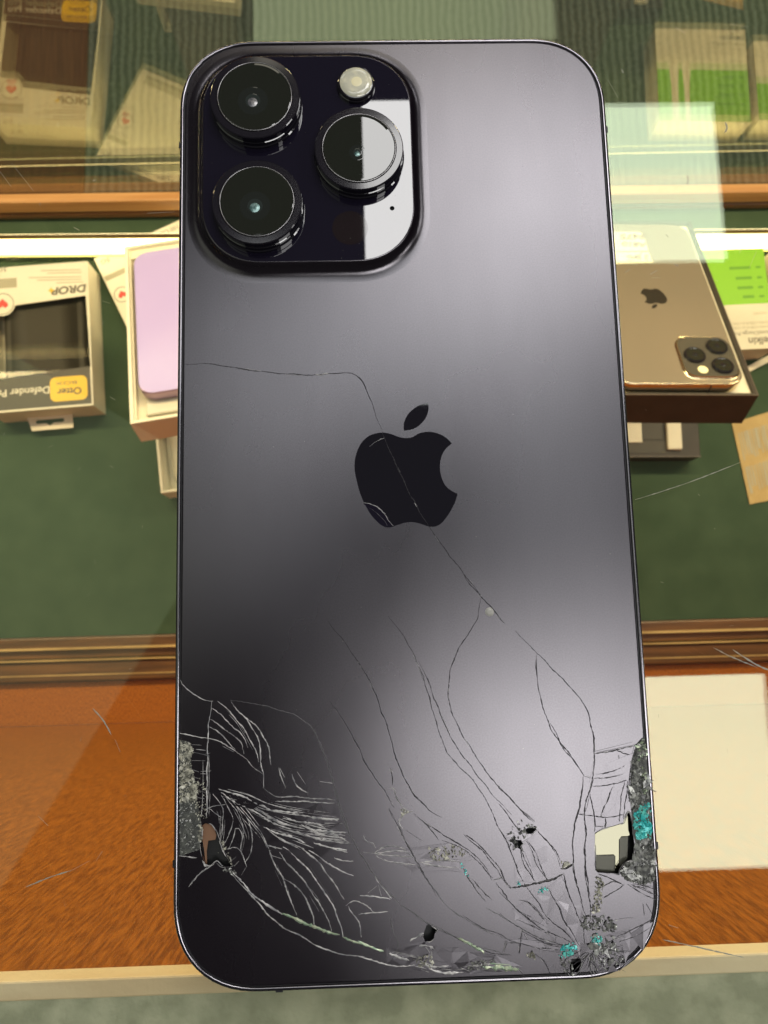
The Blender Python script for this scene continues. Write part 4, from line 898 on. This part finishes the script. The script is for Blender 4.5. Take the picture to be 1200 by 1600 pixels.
# ================================================================== LIME AND WHITE CARTONS
def lime_box(name, label, x0, x1, y0, y1, rz, ysplit, brand):
    t = thing(name, label, 'package', ((x0 + x1) / 2, (y0 + y1) / 2, PZ0), (0, 0, rz), 'lime and white charger packages')
    hw, hl_ = (x1 - x0) / 2, (y1 - y0) / 2; ys = ysplit - (y0 + y1) / 2
    box('carton', M['card'], t, -hw, hw, -hl_, hl_, 0, 27)
    c1x, c2x = -hw + 14, -hw + 24
    plate('lime_panel', [[(-hw, ys), (c1x - 4, ys), (c1x - 3, ys + 16), (c1x - 3, hl_), (-hw, hl_)]], 27.06, M['lime'], t)
    plate('lime_panel', [[(c1x + 4, ys), (c2x - 3.5, ys), (c2x - 2.5, ys + 18), (c2x - 2.0, hl_), (c1x + 2.2, hl_), (c1x + 2.6, ys + 16)]], 27.06, M['lime'], t)
    plate('lime_panel', [[(c2x + 3.5, ys), (hw, ys), (hw, hl_), (c2x + 1.6, hl_), (c2x + 1.8, ys + 18)]], 27.06, M['lime'], t)
    for i, (dy, wl) in enumerate(((30, 17), (21.5, 13), (13.5, 12.5), (6, 9))):
        plate('print_line', [[(hw - 12 - wl, ys + dy - 1.2), (hw - 12, ys + dy - 1.2), (hw - 12, ys + dy + 1.2), (hw - 12 - wl, ys + dy + 1.2)]], 27.1, M['limedark'], t)
        plate('print_mark', [[(hw - 8, ys + dy - 1), (hw - 4, ys + dy - 1), (hw - 4, ys + dy + 1), (hw - 8, ys + dy + 1)]], 27.1, M['limedark'], t)
    text('brand_name', brand, 8.5, M['ink'], t, (hw - 11, -hl_ + 6.5, 27.1), math.pi, 0, 1, .15)
    text('product_name', 'BoostCharge Pro', 4.4, M['ink'], t, (hw - 17, -hl_ + 13, 27.1), math.pi)
    for k, y in enumerate((17.5, 21)):
        text('print_line', 'Flexible USB-A to USB-C', 3.2, M['palegrey'], t, (hw - 18, -hl_ + y, 27.1), math.pi)
    text('print_mark', 'recycled', 3, M['palegrey'], t, (hw - 9, ys - 8, 27.1), math.pi)
    return t
lime_box('charger_package', 'lime and white charger package lying right of the bronze phone box', 239, 313.5, 172, 254, .03, 208.5, 'belkin')
lime_box('charger_package', 'lime charger package at the far right edge, mostly outside the picture', 320, 392, 184, 254, .02, 222, 'belkin')

# ================================================================== OTHER SMALL ITEMS
lq = [tuple(U(*p, ZF + 1.5).xy) for p in ((1144, 661), (1172, 788), (1250, 772), (1222, 637))]
le_, lc = paper('paper_leaflet', lq, ZF + 1.2, M['kraft'], 'brown printed paper leaflet lying on the felt at the right edge', 'leaflet', th=.6)
bm = bmesh.new()
ux = (Vector(lq[3]) - Vector(lq[0])); uy = (Vector(lq[1]) - Vector(lq[0]))
for r0, r1 in ((.14, .48), (.56, .90)):
    for k in range(16):
        t = .08 + .055 * k; e = r1 - rnd.uniform(0, .1)
        pa = Vector(lq[0]) + ux * t + uy * r0 - lc; pb_ = Vector(lq[0]) + ux * t + uy * e - lc
        ridge(bm, [tuple(pa), tuple((pa + pb_) / 2), tuple(pb_)], .5 if k % 3 else .8, .03, .32, False, .3)
from_bm('print', bm, M['palegrey'], le_)

bt = thing('black_tray', 'black box insert with two white slots below the bronze phone box', 'tray', (225, 116, -440 - 18), (0, 0, -.02))
bm = bmesh.new(); add_box(bm, -34, 27.5, -25.5, 30, 0, 18, .5); from_bm('tray', bm, M['blackbox'], bt)
bm = bmesh.new(); add_box(bm, -17, -1.5, -12, 28, 18.05, 18.6); add_box(bm, -33, 12, -22.5, -13, 18.05, 18.4); from_bm('grey_slot', bm, M['insert_grey'], bt)
box('white_slot', M['card'], bt, -33, -17.5, -14.5, 28, 18.05, 19.5, .5)
box('white_slot', M['card'], bt, 1, 12.5, -20.5, 28, 18.05, 22, 1.2)
bm = bmesh.new(); add_box(bm, -34.2, 27.7, -25.8, -24.8, 17.4, 18.4); from_bm('rim', bm, M['rimedge'], bt)

ps = [tuple(U(*p, ZF + 3).xy) for p in ((1160, 577), (1164, 584), (1215, 559), (1212, 549))]
paper('paper_strip', ps, ZF + 3.0, M['card'], 'narrow white paper strip poking out below the lime package', 'paper strip', th=1.0)
